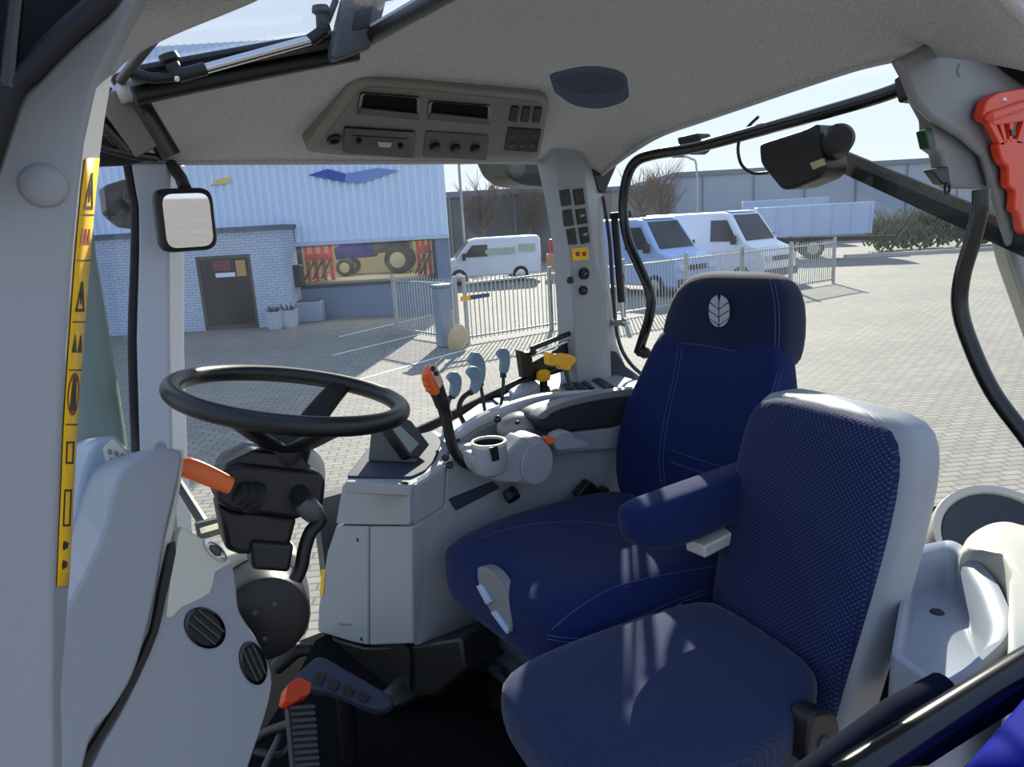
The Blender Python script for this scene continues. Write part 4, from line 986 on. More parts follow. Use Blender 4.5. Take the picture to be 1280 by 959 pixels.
# solid body behind the front
ft = [PY(1.47).at(514,608), PY(1.84).at(431,605)]; fb = [PY(1.47).at(515,800), PY(1.84).at(400,790)]
m = MB()
top = [ft[0] - FP.n*.035 + V((0,.01,-.004)), V((1.76,1.49,ft[0].z)), V((1.76,1.93,ft[0].z)), ft[1] - FP.n*.035 + V((0,0,-.004))]
bot = [fb[0] - FP.n*.035 + V((0,.01,0)), V((1.76,1.49,fb[0].z)), V((1.76,1.93,fb[0].z)), fb[1] - FP.n*.05]
m.loft([bot, top]); m.build('body', G1, t, bevel=.01)
m = MB(); m.plate([(512,656),(552,632),(556,580),(580,556),(700,546),(830,536),(900,540),(900,800),(640,785),(572,797),(516,805)], IW, .03, .012); m.build('inner_wall', G1, t, bevel=.005, seg=3)
m = MB(); m.plate([(514,606),(554,580),(552,632),(514,655)], IW, .03, .016); m.build('corner_panel', G1, t, bevel=.006, seg=3)
m = MB(); m.plate([(396,793),(455,809),(520,806),(575,798),(580,840),(545,872),(470,876),(425,845),(399,818)], Pl(FP.p - FP.n*.02, FP.n), .15); m.build('kick_plate', BLK, t, bevel=.008)
m = MB(); m.plate([(512,812),(600,795),(600,850),(512,868)], PY(1.50), .2); m.build('kick_plate', BLK, t)
tl = ft[0].z
TP = PZ(tl + .006)
m = MB(); m.plate([(430,603),(460,560),(545,538),(566,552),(556,582),(514,607)], TP, .03); m.build('front_deck', G1, t, bevel=.006, seg=3)
m = MB(); m.plate(rnd([(433,598),(462,560),(540,541),(553,551),(545,575),(531,591),(514,599)], 4), TP, .008, .006); m.build('rubber_mat', NAVY, t, bevel=.003)
m = MB(); m.plate(rnd([(433,604),(510,602),(510,606),(433,608)], 2), Pl(FP.p + FP.n*.004, FP.n), .004, .002); m.build('slot', BLK, t)
# rear deck with levers and switches
DZ = PY(1.90).at(720,478).z
DK = PZ(DZ)
m = MB(); m.plate([(552,536),(600,503),(640,476),(700,462),(770,468),(806,478),(806,502),(724,500),(672,506),(620,524),(584,556),(566,566)], DK, .12); m.build('lever_deck', G1, t, bevel=.006, seg=3)
m = MB()
q = [(569,546),(590,529),(620,513),(672,496),(724,490),(801,488)]; q2 = [(801,508),(724,512),(672,522),(628,540),(600,560),(578,584),(566,575)]
m.plate(sp2(q, 4, False) + sp2(q2, 4, False), PY(1.60), .035); m.build('deck_rim', mat('silver grey plastic', (176,182,188), .32), t, bevel=.008, seg=3)
m = MB(); m.plate([(566,560),(600,536),(650,514),(724,500),(800,496),(800,540),(700,560),(600,590)], PY(1.585), .02); m.build('rim_wall', G2, t, bevel=.004)
# plates and slots on the deck
for q in ([(572,540),(600,522),(606,527),(580,546)], [(601,521),(626,506),(632,510),(608,526)], [(548,548),(566,540),(572,545),(556,556)]):
    m = MB(); m.plate(q, DK, .006, .006); m.build('lever_plate', G2, t, bevel=.002)
for q in ([(563,548),(569,545),(576,551),(571,555)], [(612,531),(618,528),(608,519),(603,522)], [(586,541),(592,537),(583,529),(578,532)], [(628,511),(634,508),(622,499),(617,502)]):
    m = MB(); m.plate(q, DK, .004, .009); m.build('lever_slot', BLK, t)
for q in ([(700,483),(708,481),(724,493),(716,494)], [(712,480),(719,478),(736,490),(729,492)], [(722,476),(728,475),(744,487),(738,488)], [(736,473),(746,472),(768,485),(756,487)]):
    m = MB(); m.plate(rnd(q, 1.5), DK, .006, .007); m.build('switch_slot', BLK, t, bevel=.001)
m = MB(); m.plate([(636,500),(655,488),(668,486),(676,492),(660,503),(644,508)], DK, .04, .035); m.build('deck_hump', G1, t, bevel=.008, seg=3)
c = DK.at(680,488); m = MB(); m.lathe([(.022,.0),(.020,.012),(.014,.014),(.014,.036)], c, Z, 22); kb = m.build('knob_base', BLK, t)
m = MB(); m.lathe([(.014,.034),(.022,.036),(.025,.048),(.023,.064),(.015,.071),(0,.073)], c, Z, 24); m.build('yellow_knob', YEL, kb)
c = DK.at(695,491); m = MB(); m.lathe([(.013,0),(.012,.010),(.008,.013),(0,.013)], c, Z, 18); m.build('yellow_button', mat('lime yellow', (206,196,60), .4), t)
# dial pod and armrest parts
pod = PY(1.52)
c = pod.at(648,532); k_ = scale_at(c)
m = MB(); m.ell(c, (30*k_,0,0), (0,.05,0), V((.004,0,17*k_))); m.build('dial_pod', mat('warm grey plastic', (140,138,136), .3), t)
for dx_, dy_ in ((-16,-2),(-10,4),(-2,8),(-12,-9)):
    q = c + V((dx_*k_, -.046 + abs(dx_)*.0012, -dy_*k_)); m = MB(); m.ell(q, (.007,0,0), (0,.008,0), (0,0,.006), 12, 7); m.build('pod_button', BLK, t)
c = pod.at(622,524); m = MB(); m.ell(c, (.010,0,0), (0,.012,0), (0,0,.010), 14, 8); m.build('thumb_wheel', BLKG, t)
m = MB(); m.plate(sp2([(560,600),(566,580),(584,566),(600,570),(602,590),(590,604)], 4), PY(1.50), .03, .005); m.build('lever_gaiter_plate', mat('silver grey plastic', (176,182,188), .32), t, bevel=.004)
m = MB(); m.plate(rnd([(557,622),(612,600),(622,608),(566,637)], 3), IW, .006, .0135); m.build('side_slot', NAVY, t)
for px, py in ((553,571),(558,580)): m = MB(); m.lathe([(.009,0),(.009,.010),(.006,.013),(0,.013)], IW.at(px,py) + V((0,-.012,0)), (-.3,-.9,.3), 16); m.build('socket_knob', BLK, t)
m = MB(); m.lathe([(.0,.010),(.030,.008),(.034,.0)], IW.at(568,692) + V((0,-.012,0)), (0,-1,0), 26); m.build('round_cover', BLK, t)
m = MB(); m.plate(rnd([(402,712),(407,712),(404,745),(400,745)], 1), Pl(FP.p + FP.n*.001, FP.n), .002, .001); m.build('yellow_sticker', STICK, t)

# control armrest on the console
ap = PY(1.44)
q = [(672,524),(688,513),(724,503),(770,494),(800,490),(812,496),(800,522),(768,533),(735,536),(692,541),(678,538)]
m = MB(); m.plate(sp2(q, 3), ap, .09); ca = m.build('control_armrest', mat('charcoal padding', (44,46,52), .45), t, bevel=.014, seg=4)
q = [(671,521),(690,508),(724,497),(770,488),(806,486),(806,493),(770,497),(724,505),(692,515),(680,524)]
m = MB(); m.plate(sp2(q, 3), ap, .04, .003); m.build('top_highlight', G2, ca, bevel=.006, seg=3)  # grey band paints the rim highlight over the dark pad
m = MB(); m.plate([(694,543),(724,540),(768,535),(776,528),(800,524),(800,556),(776,562),(700,567)], PY(1.445), .05); m.build('lower_arm', G1, ca, bevel=.007, seg=3)
m = MB(); m.plate([(696,556),(735,553),(735,562),(697,568)], PY(1.445), .02, .006); m.build('slide_rail', G1, ca, bevel=.003)
# cup holder
cp_ = PY(1.38)
t = thing('cup_holder', cp_.at(612,580), 'light grey cup holder with round hinge swung out from the console', 'cup holder')
rc = cp_.at(611,553); ks = scale_at(rc); r_ = 22.5*ks
m = MB(); m.lathe([(r_*.86,-.030),(r_*.96,-.012),(r_,.0),(r_*.98,.004),(r_*.86,.004),(r_*.84,-.02),(r_*.80,-.05),(0,-.05)], rc, Z, 32, cap=False); m.build('ring', CREAM, t)
m = MB(); m.lathe([(r_*.98,-.004),(r_*1.0,-.02),(r_*1.0,-.055),(r_*.86,-.072),(r_*.5,-.08),(0,-.08)], rc, Z, 32, cap=False); m.build('cup', G1, t)
m = MB(); m.lathe([(r_*.835,-.002),(r_*.8,-.045),(0,-.047)], rc, Z, 28, cap=False); m.build('liner', BLK, t)
m = MB(); m.plate([(612,560),(622,558),(624,575),(616,577)], Pl(rc + V((0,-r_*1.01,0)), (0,1,0)), .004, .001); m.build('notch', BLK, t)
hp_ = PY(1.375); c = hp_.at(666,576); kk = scale_at(c)
m = MB(); m.loft([m.sring(c + V((0,dy,0)), V((28*kk*f,0,0)), V((0,0,33*kk*f)), 2.1, 36) for dy, f in ((.055,1.0),(.008,1.0),(.0,.95),(-.004,.8))]); m.build('hinge_disc', G1, t)
m = MB(); m.loft([m.sring(c + V((0,dy,0)) + V((.006,0,-.006)), V((25*kk*f,0,0)), V((0,0,28*kk*f)), 2.1, 36) for dy, f in ((.0,1.0),(-.010,1.0),(-.013,.94))]); m.build('hinge_cap', G1, t)
m = MB(); m.plate(sp2([(596,570),(600,592),(618,601),(640,604),(656,600),(664,560),(656,546),(644,556),(626,570)], 3), PY(1.37), .06); m.build('swing_arm', G1, t, bevel=.010, seg=3)
m = MB(); m.plate(rnd([(679,546),(689,545),(691,553),(681,555)], 2), hp_, .02, .012); m.build('release_button', ORANGE, t, bevel=.002)
m = MB(); m.plate(sp2([(693,546),(706,539),(714,541),(720,548),(734,553),(734,560),(712,562),(696,562)], 3), hp_, .03, .0); m.build('latch', G1, t, bevel=.004)
c = PY(1.44).at(636,613); m = MB(); m.lathe([(.012,.03),(.019,.028),(.021,.012),(.018,.0)], c, (0,-.75,-.66), 20); m.build('lock_knob', BLK, t)

# display, joystick, levers
mp2 = PY(1.66)
c = TP.at(495, 575)
t = thing('display_monitor', c, 'black wedge shaped display unit on the console front deck', 'display')
sp3 = Pl(PY(1.60).at(505,548), V((.38,-.80,.42)))
bl = [sp3.at(*q) for q in ((488,531),(508,522),(538,557),(520,584))]
bk = [V(TP.at(*q)) + Z*dz for q, dz in (((462,536),.03),((484,528),.03),((520,552),.01),((463,580),.006))]
m = MB(); base = [TP.at(*q) + Z*.006 for q in ((460,580),(478,558),(520,556),(523,583))]
tp_ = [PY(1.70).at(463,538), PY(1.74).at(484,529), PY(1.66).at(508,524), PY(1.62).at(494,533)]
m.loft([base, tp_]); m.build('stand', G3, t, bevel=.006, seg=3)
m = MB(); m.plate(rnd([(486,535),(507,523),(514,526),(537,556),(524,572),(512,571)], 2), sp3, .03); m.build('bezel', BLK, t, bevel=.003)
m = MB(); m.plate([(489,535),(497,530),(523,555),(512,567)], sp3, .003, .002); m.build('screen', SCREEN, t)
jp = PY(1.455)
t = thing('joystick', jp.at(575,575), 'curved black joystick with orange hand grip beside the display', 'joystick')
m = MB(); m.tube(spline([jp.at(*q) for q in ((594,584),(580,578),(567,562),(561,540),(556,515),(550,492))], 5), [.013]*26, 14); m.build('stem', BLK, t)
gp_ = [jp.at(*q) for q in ((558,524),(553,505),(547,490),(543,478))]
m = MB(); rr = [.015,.018,.019,.018]; P_ = spline(gp_, 4); m.tube(P_, [rr[min(3, i//4)] for i in range(len(P_))], 16); m.build('sleeve', BLK, t)
rings = []
for (px, py, rx), dy in zip(((546,494,.009),(541,485,.017),(538,474,.021),(536,464,.019),(537,456,.012)), (0,0,0,0,0)):
    c = jp.at(px, py); ud = V((.75,0,.35)).normalized(); rings.append(MB.sring(None, c, ud*rx, V((0,-.020,0)), 2.5, 20))
m = MB(); m.loft(rings); hg = m.build('grip', ORANGE, t, sub=1)
m = MB(); m.plate(rnd([(537,456),(544,455),(554,478),(549,486),(541,470)], 2), PY(1.433), .008, .004); m.build('grip_highlight', mat('pale orange grey', (214,176,160), .35), hg, bevel=.003)  # pale plate paints the whitish highlight on the orange grip
for px, py in ((541,461),(545,467)): m = MB(); m.ell(PY(1.428).at(px,py), (.006,0,0), (0,.006,0), (0,0,.006), 12, 7); m.build('grip_button', BLK, hg)
for px, py in ((531,472),(533,480),(536,487)): m = MB(); m.ell(PY(1.44).at(px,py), (.008,0,.003), (0,.008,0), (-.002,0,.005), 12, 7); m.build('finger_button', ORANGE, hg)
LV = [('lever_', [(567,464),(575,472),(574,488),(569,496),(563,494),(564,480),(559,472)], [(567,494),(560,502),(558,530),(564,548)], 'blue-grey paddle lever nearest to the joystick', 1.70),
      ('lever_', [(592,440),(601,446),(605,460),(603,476),(597,480),(595,462),(586,452)], [(600,474),(603,495),(608,525)], 'tallest blue-grey paddle lever of the close pair, behind the other', 1.78),
      ('lever_', [(590,458),(599,462),(601,476),(596,490),(588,490),(590,476),(583,466)], [(592,488),(578,498),(574,515),(585,538)], 'shorter blue-grey paddle lever in front of the tallest one', 1.70),
      ('lever_', [(627,435),(634,438),(636,450),(633,465),(626,465),(626,450),(621,443)], [(629,464),(629,485),(626,508)], 'blue-grey paddle lever standing alone right of the others', 1.80)]
for _, pad, stalk, lab, yy in LV:
    pl = PY(yy); t = thing('control_lever', pl.at(*stalk[-1]), lab, 'lever', 'hydraulic paddle levers on the console')
    m = MB(); m.tube(spline([pl.at(*q) for q in stalk], 4), .0075, 10, flat=.7); m.build('stalk', BLK, t)
    m = MB(); m.plate(sp2(pad, 4), pl, .022, .011); m.build('paddle', PADL, t, bevel=.006, seg=3)
    m = MB(); m.bar(pl.at(*stalk[0]), pl.at(*stalk[0]) + (pl.at(*stalk[1]) - pl.at(*stalk[0]))*.4, .016, .016); m.build('ferrule', BLK, t, bevel=.003)
pl = PY(1.80)
t = thing('pto_lever', pl.at(712,480), 'yellow T-shaped lever grip on a dark stem near the rear pillar', 'lever')
m = MB(); m.tube([pl.at(713,484), pl.at(709,470), pl.at(706,458)], [.010,.008,.009], 12); m.build('stem', G3, t)
m = MB(); m.plate(sp2([(684,440),(692,443),(706,442),(715,446),(716,452),(711,457),(709,462),(699,461),(694,456),(684,456)], 3), pl, .03, .015); m.build('grip', YEL, t, bevel=.006, seg=3)
# side window lower frame and latch
wl = PY(1.93)
m = MB(); m.tube([wl.at(*q) for q in ((500,550),(552,526),(600,502),(660,473),(724,452))], .016, 10); o = m.build('trim_15', BLK); st(o, 'black lower frame of the side window')
t = thing('window_latch', wl.at(660,470), 'black side window latch with gas spring above the console', 'latch')
lw = PY(1.90)
m = MB(); m.plate([(650,438),(658,441),(665,440),(668,470),(655,473)], lw, .03); m.build('bracket', BLK, t, bevel=.003)
m = MB(); m.plate([(668,454),(700,436),(720,424),(722,456),(690,462),(668,470)], lw, .012, -.01); m.build('plate', BLK, t, bevel=.003)
m = MB(); m.tube([lw.at(664,436), lw.at(712,417)], .009, 10); g_ = m.build('spring_cylinder', BLK, t)
m = MB(); m.tube([lw.at(662,446), lw.at(716,424)], .005, 8); m.build('rod', CHROME, t)
for px, py in ((716,423),(664,440)): m = MB(); m.ell(lw.at(px,py) + V((0,-.01,0)), (.014,0,0), (0,.012,0), (0,0,.010), 12, 8); m.build('pivot', CHROME if px > 700 else BLK, t)

# ------------------------------------------------------------------ driver seat
YC = 1.175
t = thing('driver_seat', (1.05, YC, FLOORZ), 'blue cloth driver seat with tall headrest in the middle of the cab', 'seat')
def cushion(stations, p=4, n=40):
    """stations: (x, half width, z top, z bottom, bolster)"""
    rings = []
    for x, hw, zt_, zb_, bo in stations:
        cz = (zt_+zb_)/2; hz = (zt_-zb_)/2; r = []
        for k in range(n):
            a = 2*pi*k/n; ca, sa = cos(a), sin(a)
            y = hw*(abs(ca)**(2/p)*(1 if ca >= 0 else -1)); z = hz*(abs(sa)**(2/p)*(1 if sa >= 0 else -1))
            if z > 0: z += bo*(abs(y)/hw)**3.0*(z/hz) - .006*(1-(abs(y)/hw)**2)
            r.append(V((x, YC+y, cz+z)))
        rings.append(r)
    m = MB(); m.loft(rings); return m
cushion([(.735,.17,1.845,1.76,.0),(.742,.205,1.862,1.735,.004),(.765,.23,1.882,1.715,.010),(.82,.243,1.892,1.70,.018),(.95,.25,1.89,1.695,.030),(1.15,.25,1.875,1.69,.040),(1.30,.245,1.86,1.69,.03),(1.40,.22,1.84,1.70,.0)]).build('cushion', BLUE, t, sub=1); cu = t.children[-1]
def backring(z, x, hw, th_, bo, p=4, n=40, tilt=.0):
    r = []
    for k in range(n):
        a = 2*pi*k/n; ca, sa = cos(a), sin(a)
        y = hw*(abs(ca)**(2/p)*(1 if ca >= 0 else -1)); d = th_*(abs(sa)**(2/p)*(1 if sa >= 0 else -1))
        if d < 0: d -= bo*(abs(y)/hw)**3
        r.append(V((x+d, YC+y, z+d*tilt)))
    return r
m = MB(); m.loft([backring(*a) for a in ((1.80,1.37,.20,.05,0),(1.83,1.38,.228,.065,.02),(1.90,1.40,.245,.07,.04),(2.0,1.425,.25,.07,.05),(2.10,1.45,.235,.066,.045),(2.18,1.468,.212,.062,.03),(2.25,1.482,.195,.055,.015),(2.31,1.492,.18,.04,.005))]); br = m.build('backrest', BLUE, t, sub=1)
m = MB(); m.loft([backring(*a) for a in ((2.215,1.505,.165,.05,0,3.2),(2.222,1.505,.188,.072,.0,3.4),(2.25,1.510,.194,.082,.004,3.8),(2.33,1.528,.188,.080,.004,3.8),(2.395,1.54,.172,.070,.002,3.6),(2.43,1.548,.140,.052,0,3),(2.442,1.552,.095,.03,0,2.6))]); hr = m.build('headrest', BLUED, t, sub=1)
# leaf emblem embroidered on the headrest
hx = PX(1.405)
pe = Pl(V((1.442, YC, 2.33)), V((-1,0,.14)))
def leaf(px, py, rx, ry):
    m = MB(); c = (px, py)
    for s in (-1, 1):
        for j in range(4):
            y0 = -ry + ry*2*j/4.0; y1 = y0 + ry*2/4.0 - 1.6
            pts = []
            for yy in (y0, (y0+y1)/2, y1):
                w_ = rx*sqrt(max(0.05, 1-(abs(yy)/ry)**2.6)); pts.append((w_, yy))
            o_ = [(px + s*1.0, py + y0 + 8), (px + s*pts[0][0], py + y0), (px + s*pts[1][0], py + pts[1][1]), (px + s*pts[2][0], py + y1), (px + s*1.0, py + min(y1 + 8, ry))]
            m.plate(o_, pe, .004, .002)
    return m
leaf(899, 389, 12.5, 20).build('leaf_emblem', EMB, hr)
# seams
def seam(pts, name='seam', par=None, r=.0014, mm=STITCH): MB().tube(spline(pts, 6), r, 6).build(name, mm, par or t)
def seam_px(o, pts, par=None, r=.0013, k=3, mm=None):
    q = on_surface(o, sp2(pts, 8, False), .0004)
    if len(q) > 2: MB().tube(q, r, 6).build('seam', mm or STITCH, par or t)
seam_px(cu, [(690,787),(720,762),(760,738),(800,725),(850,715),(893,708)])
seam_px(cu, [(684,794),(712,798),(745,795),(800,771),(850,749),(893,734)])
seam_px(cu, [(684,799),(712,803),(745,800),(800,776),(850,754),(893,739)])
seam_px(cu, [(598,674),(640,660),(690,653),(740,653),(790,660)])
for dx_ in (0, 5): seam_px(br, [(848+dx_,434),(840+dx_,480),(829+dx_,530),(824+dx_,570),(826+dx_,606)])
for y0 in (562, 577): seam_px(br, [(838,y0),(868,y0+11),(905,y0+22)])
for dx_ in (0, 5): seam_px(br, [(972+dx_,466),(962+dx_,500),(945+dx_,560)])
for dx_ in (0, 5): seam_px(hr, [(962+dx_,349),(968+dx_,380),(969+dx_,420),(966+dx_,452)])
seam_px(hr, [(842,428),(880,432),(930,442),(964,453)])
# embroidered word on the near side of the cushion
f_ = bpy.data.curves.new('lettering', 'FONT'); f_.body = 'Comfort'; f_.size = .026; f_.extrude = .0006
fo = bpy.data.objects.new('lettering_source', f_); COL.objects.link(fo); bpy.context.view_layer.update()
tm = bpy.data.meshes.new_from_object(fo.evaluated_get(bpy.context.evaluated_depsgraph_get())); bpy.data.objects.remove(fo); bpy.data.curves.remove(f_)
tm.materials.clear(); tm.materials.append(EMB)
fo = bpy.data.objects.new('lettering', tm); COL.objects.link(fo); fo.parent = t
fo.location = V((.79, YC-.2512, 1.800)) - t.location; fo.rotation_euler = (pi/2, 0, 0)
# grey control insert in the front of the cushion
ip = Pl(V((.740, 1.30, 1.80)), V((-1, .0, .1)))
m = MB(); m.plate(sp2([(596,710),(610,713),(624,730),(634,755),(637,790),(625,785),(606,755),(597,730)], 4), Pl(ip.p + V((-.012,0,0)), ip.n), .03, -.002); k = m.build('control_insert', G2, t, bevel=.006, seg=3)
for q in ([(597,732),(603,730),(616,752),(610,756)], [(615,765),(621,763),(637,786),(636,793)]): m = MB(); m.plate(q, Pl(ip.p + V((-.012,0,0)), ip.n), .01, .006); m.build('adjuster_tab', mat('pale tab', (170,186,214), .4), k, bevel=.003)
# armrest
ar = thing  # (alias unused)
m = MB(); YA = .905
stn = [(.872,.012,.018,2.035),(.878,.030,.034,2.034),(.90,.038,.046,2.030),(.97,.041,.058,2.018),(1.12,.041,.056,2.018),(1.34,.039,.046,2.025),(1.40,.02,.02,2.027)]
m.loft([m.sring((x, YA, z), V((0,-hw,0)), V((-.12*hz,0,hz)), 3.6, 28) for x, hw, hz, z in stn]); a_ = m.build('armrest', BLUE, t, sub=1)
m = MB(); m.box((1.22, YA-.012, 1.945), (.34, .05, .026), Matrix.Rotation(-.04, 3, 'Y')); m.build('armrest_support', CREAM, a_, bevel=.004)
# suspension base
m = MB(); m.box((1.08, YC, 1.45), (.5, .4, .08)); m.build('base_plate', BLK, t, bevel=.01)
m = MB(); rings = []
for i in range(9):
    f = i/8; k = 1 + (.05 if i % 2 else -.02); rings.append([V((1.06 + x*.22*k, YC + y*.19*k, 1.49 + f*.20)) for x, y in ((-1,-1),(1,-1),(1,1),(-1,1))])
m.loft(rings); m.build('bellows', mat('slate bellows', (48,56,68), .7), t, bevel=.006)
m = MB(); m.bar((.80, YC-.05, 1.71), (.98, YC-.17, 1.47), .11, .05); m.build('leg_cover', NAVY, t, bevel=.012, seg=3)
m = MB(); m.tube([(.86, YC+.21, 1.60), (1.2, YC+.21, 1.60)], .018, 12); m.tube([(.84, YC+.12, 1.55), (.84, YC-.1, 1.55)], .016, 12); m.build('slide_rail', BLK, t)
m = MB(); m.lathe([(.0,.03),(.026,.028),(.03,0)], (.83, YC+.19, 1.62), (-.8,-.5,0), 20); m.build('height_knob', BLK, t)
# belt sockets
bq = PY(1.41)
for q, lab in (([(722,620),(738,601),(752,612),(762,634),(738,634)], 'left'), ([(752,614),(760,609),(776,636),(762,640)], 'right')):
    m = MB(); m.plate(q, bq, .03); m.build('belt_anchor', BLK, t, bevel=.004)
bb = PY(.90)
m = MB(); m.plate([(826,776),(858,758),(862,766),(831,784)], bb, .02, .004); m.build('buckle_button', mat('faded red', (196,110,96), .5), t, bevel=.003)
m = MB(); m.plate([(830,784),(866,762),(884,790),(880,800),(836,800)], bb, .03); m.build('buckle', BLK, t, bevel=.005)

# ------------------------------------------------------------------ instructor seat
t = thing('instructor_seat', (1.1, .74, FLOORZ), 'smaller navy woven passenger seat with pale grey shell in the foreground', 'seat')
def plsec(z, x, y0, y1, th_, p=4, n=36):
    cy, hw = (y0+y1)/2, (y1-y0)/2; r = []
    for k in range(n):
        a = 2*pi*k/n; ca, sa = cos(a), sin(a)
        r.append(V((x + th_*(abs(sa)**(2/p)*(1 if sa >= 0 else -1)), cy + hw*(abs(ca)**(2/p)*(1 if ca >= 0 else -1)), z)))
    return r
IS = [(1.62,1.078,.590,.865,.040),(1.72,1.086,.580,.885,.042),(1.82,1.110,.573,.905,.042),(1.95,1.145,.566,.915,.040),(2.08,1.176,.562,.915,.038),(2.16,1.192,.565,.91,.036),(2.205,1.201,.580,.898,.030),(2.235,1.206,.612,.87,.016)]
m = MB(); m.loft([plsec(*a) for a in IS]); bp_i = m.build('back_pad', WEAVE, t, sub=1)
m = MB(); m.loft([plsec(z+.008, x+.045, y0-.018, y1+.012, th_+.018, 5) for z, x, y0, y1, th_ in [(1.45,1.06,.6,.86,.03)] + IS]); sh = m.build('back_shell', G1, t, sub=1)
rings = []
for x, y0, y1, z1, z0 in ((.545,.60,.77,1.825,1.765),(.552,.555,.82,1.84,1.75),(.58,.52,.855,1.852,1.74),(.66,.50,.872,1.858,1.735),(.82,.495,.885,1.855,1.73),(.95,.53,.89,1.847,1.73),(1.02,.57,.89,1.84,1.735),(1.07,.60,.87,1.83,1.74)):
    rings.append(MB.sring(None, (x, (y0+y1)/2, (z0+z1)/2), (0, (y1-y0)/2, 0), (0, 0, (z1-z0)/2), 4, 36))
m = MB(); m.loft(rings); m.build('cushion', WEAVES, t, sub=1)
hp3 = PY(.535)
rb_ = Matrix.Translation(t.location) @ Matrix.Rotation(radians(10), 4, 'Z') @ Matrix.Translation(-t.location)
def unturn(m_):
    for v_ in m_.bm.verts: v_.co = rb_ @ v_.co
    return m_
m = MB(); m.plate(sp2([(1016,900),(1030,890),(1046,896),(1050,920),(1042,950),(1026,965),(1010,950)], 4), hp3, .04); unturn(m); k = m.build('hinge', BLK, t, bevel=.006, seg=3)
m = MB(); m.lathe([(0,.008),(.012,.006),(.014,0)], hp3.at(1030,930), (0,-1,0), 18); unturn(m); m.build('hinge_bolt', G3, k)
m = MB(); m.box((.90, .71, 1.57), (.30, .28, .32)); m.build('base_box', NAVY, t, bevel=.02)
t.rotation_euler = (0, 0, radians(-10))

# ------------------------------------------------------------------ storage tray on the left rear wheel arch
TZ = 1.93; tz = PZ(TZ)
t = thing('storage_tray', tz.at(1180,740), 'grey moulded storage tray with cream rim behind the passenger seat', 'tray')
ro = [(1116,802),(1136,684),(1190,674),(1212,688),(1250,728),(1270,770),(1262,800),(1220,838),(1180,862),(1160,858),(1112,824)]
ri = [(1126,797),(1144,702),(1184,690),(1197,692),(1226,744),(1238,786),(1228,812),(1204,836),(1182,850),(1166,846),(1122,813)]
ro_, ri_ = rnd(ro, 14, 4), rnd(ri, 14, 4)
m = MB(); R1 = [tz.at(*p) for p in ro_]; R2 = [tz.at(*p) for p in ri_]
cc = sum(R2, V((0,0,0)))/len(R2)
m.loft([[p - Z*.16 for p in R1], [p - Z*.01 for p in R1], [p.lerp(q, .15) + Z*.004 for p, q in zip(R1, R2)], [p.lerp(q, .7) + Z*.004 for p, q in zip(R1, R2)], [q - Z*.008 for q in R2], [cc + (q-cc)*.93 - Z*.062 for q in R2], [cc + (q-cc)*.86 - Z*.07 for q in R2]]); m.build('basin', mat('tray grey', (138,145,158), .5), t, ang=60)
m = MB(); m.lathe([(0,.002),(.010,.002),(.012,0)], tz.at(1175,722) - Z*.069, Z, 16); m.build('plug', BLK, t)
c = PZ(1.94)
ol = sp2([(1200,694),(1206,672),(1236,654),(1276,656),(1340,690),(1340,830),(1262,850),(1272,800),(1270,765),(1252,722),(1226,698)], 4)
P_ = [c.at(*q) for q in ol]; cc = sum(P_, V((0,0,0)))/len(P_)
m = MB(); m.loft([[p - Z*.22 for p in P_], [p - Z*.03 for p in P_]] + [[p.lerp(cc, f) + Z*h for p in P_] for f, h in ((.02,-.012),(.07,.004),(.18,.018),(.4,.028),(.7,.034))]); o = m.build('wheel_arch_cover', CREAM, ang=70); tag(o, 'cream rounded wheel arch cover right of the storage tray', 'cover')
# rim of the mudguard outside
c = PX(2.15).at(1250, 655)
t = thing('fender_lamp', c, 'round grey and black lamp rim standing behind the wheel arch cover', 'lamp')
cc = PX(1.71).at(1248, 676); k_ = scale_at(cc)
ax = V((-.50,-.42,.75)).normalized(); r_ = 76*k_
m = MB(); m.lathe([(r_*.80,-.01),(r_*.86,.012),(r_*.97,.014),(r_,.0),(r_,-.10)], cc, ax, 44); m.build('rim', CREAM, t)
m = MB(); m.lathe([(r_*.0,-.004),(r_*.55,-.002),(r_*.82,.008)], cc, ax, 40, cap=False); m.build('lens', mat('smoked lens', (52,54,56), .35, bump=.3, bscale=60), t)
# door sill bar and blue bodywork, lower right corner
m = MB(); m.tube([dep(1050,985,.80), dep(1160,916,.84), dep(1320,818,.90)], .026, 18); o = m.build('sill_tube', BLKG); tag(o, 'gloss black tube running across the lower right corner', 'tube')
m = MB(); m.tube([dep(1000,985,.86), dep(1120,895,.90), dep(1180,862,.93)], .022, 14); o = m.build('sill_seal', mat('navy rubber', (22,26,40), .9, spec=.05)); tag(o, 'dark rubber seal beside the gloss black tube', 'seal')
m = MB(); m.loft([[dep(1180,990,.72), dep(1330,990,.66), dep(1330,820,.80), dep(1290,862,.80)], [dep(1180,990,.90), dep(1330,990,.86), dep(1330,820,.95), dep(1290,862,.95)]]); o = m.build('blue_mudguard', BODYBLUE, bevel=.01, seg=3); tag(o, 'blue painted body panel in the lower right corner', 'body panel')

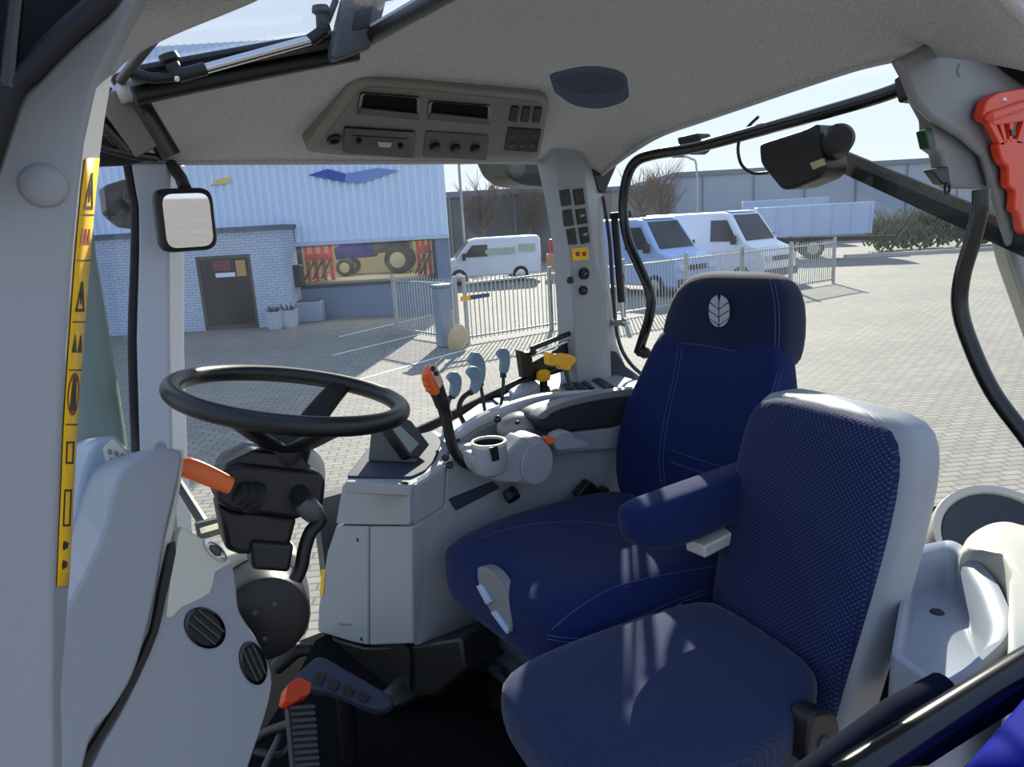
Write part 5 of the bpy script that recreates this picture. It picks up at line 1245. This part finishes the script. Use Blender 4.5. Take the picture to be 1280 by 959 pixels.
# ------------------------------------------------------------------ pedals on the floor
t = thing('brake_pedal', PY(1.25).at(380,950), 'ribbed black pedal with orange catch at the foot of the column', 'pedal')
bp2 = Pl(dep(380, 920, 1.38), V((.35,-.55,.75)))
m = MB(); m.plate(rnd([(360,880),(392,878),(402,960),(402,1010),(372,1010)], 4), bp2, .02); pb = m.build('pad', BLK, t, bevel=.004)
m = MB()
for i in range(15): y = 884+i*8; m.plate([(363+i*.7,y),(393+i*.6,y-2),(393+i*.6,y+2),(363+i*.7,y+4)], bp2, .003, .003)
m.build('rib', G3, pb)
m = MB(); m.plate(rnd([(352,880),(356,860),(370,850),(386,858),(384,872),(372,876),(366,882)], 4), bp2, .03, .014); m.build('catch', mat('orange red plastic', (226,74,36), .4), t, bevel=.005, seg=3)
m = MB(); m.tube(spline([dep(*q) for q in ((365,905,1.42),(335,915,1.45),(322,925,1.46))], 4), .010, 10); m.tube(spline([dep(*q) for q in ((368,930,1.40),(350,945,1.42),(320,940,1.44))], 4), .008, 10); m.build('arm', BLK, t)
m = MB(); m.tube(spline([dep(*q) for q in ((330,960,1.40),(345,930,1.42),(352,915,1.44))], 4), .007, 8); m.build('return_spring', G3, t)
ac = Pl(dep(430, 850, 1.62), V((-.2,-.45,.86)))
t = thing('accelerator_pedal', ac.at(430,850), 'dark ribbed foot plate between brake pedal and console', 'pedal')
q_ = ac.at(430,855); MB().tube([q_, V((q_.x, q_.y+.02, FLOORZ))], .02, 10).build('pedal_stem', BLK, t)
m = MB(); m.plate(sp2([(366,858),(385,836),(402,826),(430,840),(492,878),(470,892),(420,872),(385,866)], 3), ac, .03, .02); k = m.build('plate', NAVY, t, bevel=.006, seg=3)
m = MB()
for i in range(4): x = 398+i*18; m.plate(rnd([(x,845+i*8),(x+12,850+i*9),(x+4,864+i*7),(x-6,858+i*7)], 2), ac, .006, .024)
m.build('rib', BLK, k, bevel=.002)
m = MB(); m.tube([dep(345,835,1.5), dep(370,812,1.5), dep(388,812,1.5)], [.016,.018,.012], 12); o = m.build('pedal_arm', BLK); tag(o, 'black pedal arm behind the round column foot', 'pedal arm')
m = MB(); m.ell(PZ(1.43).at(520,855), V((.12,.02,0)), V((0,.05,0)), V((0,0,.03))); o = m.build('floor_duct', BLK); tag(o, 'low black rounded duct at the foot of the console', 'duct')
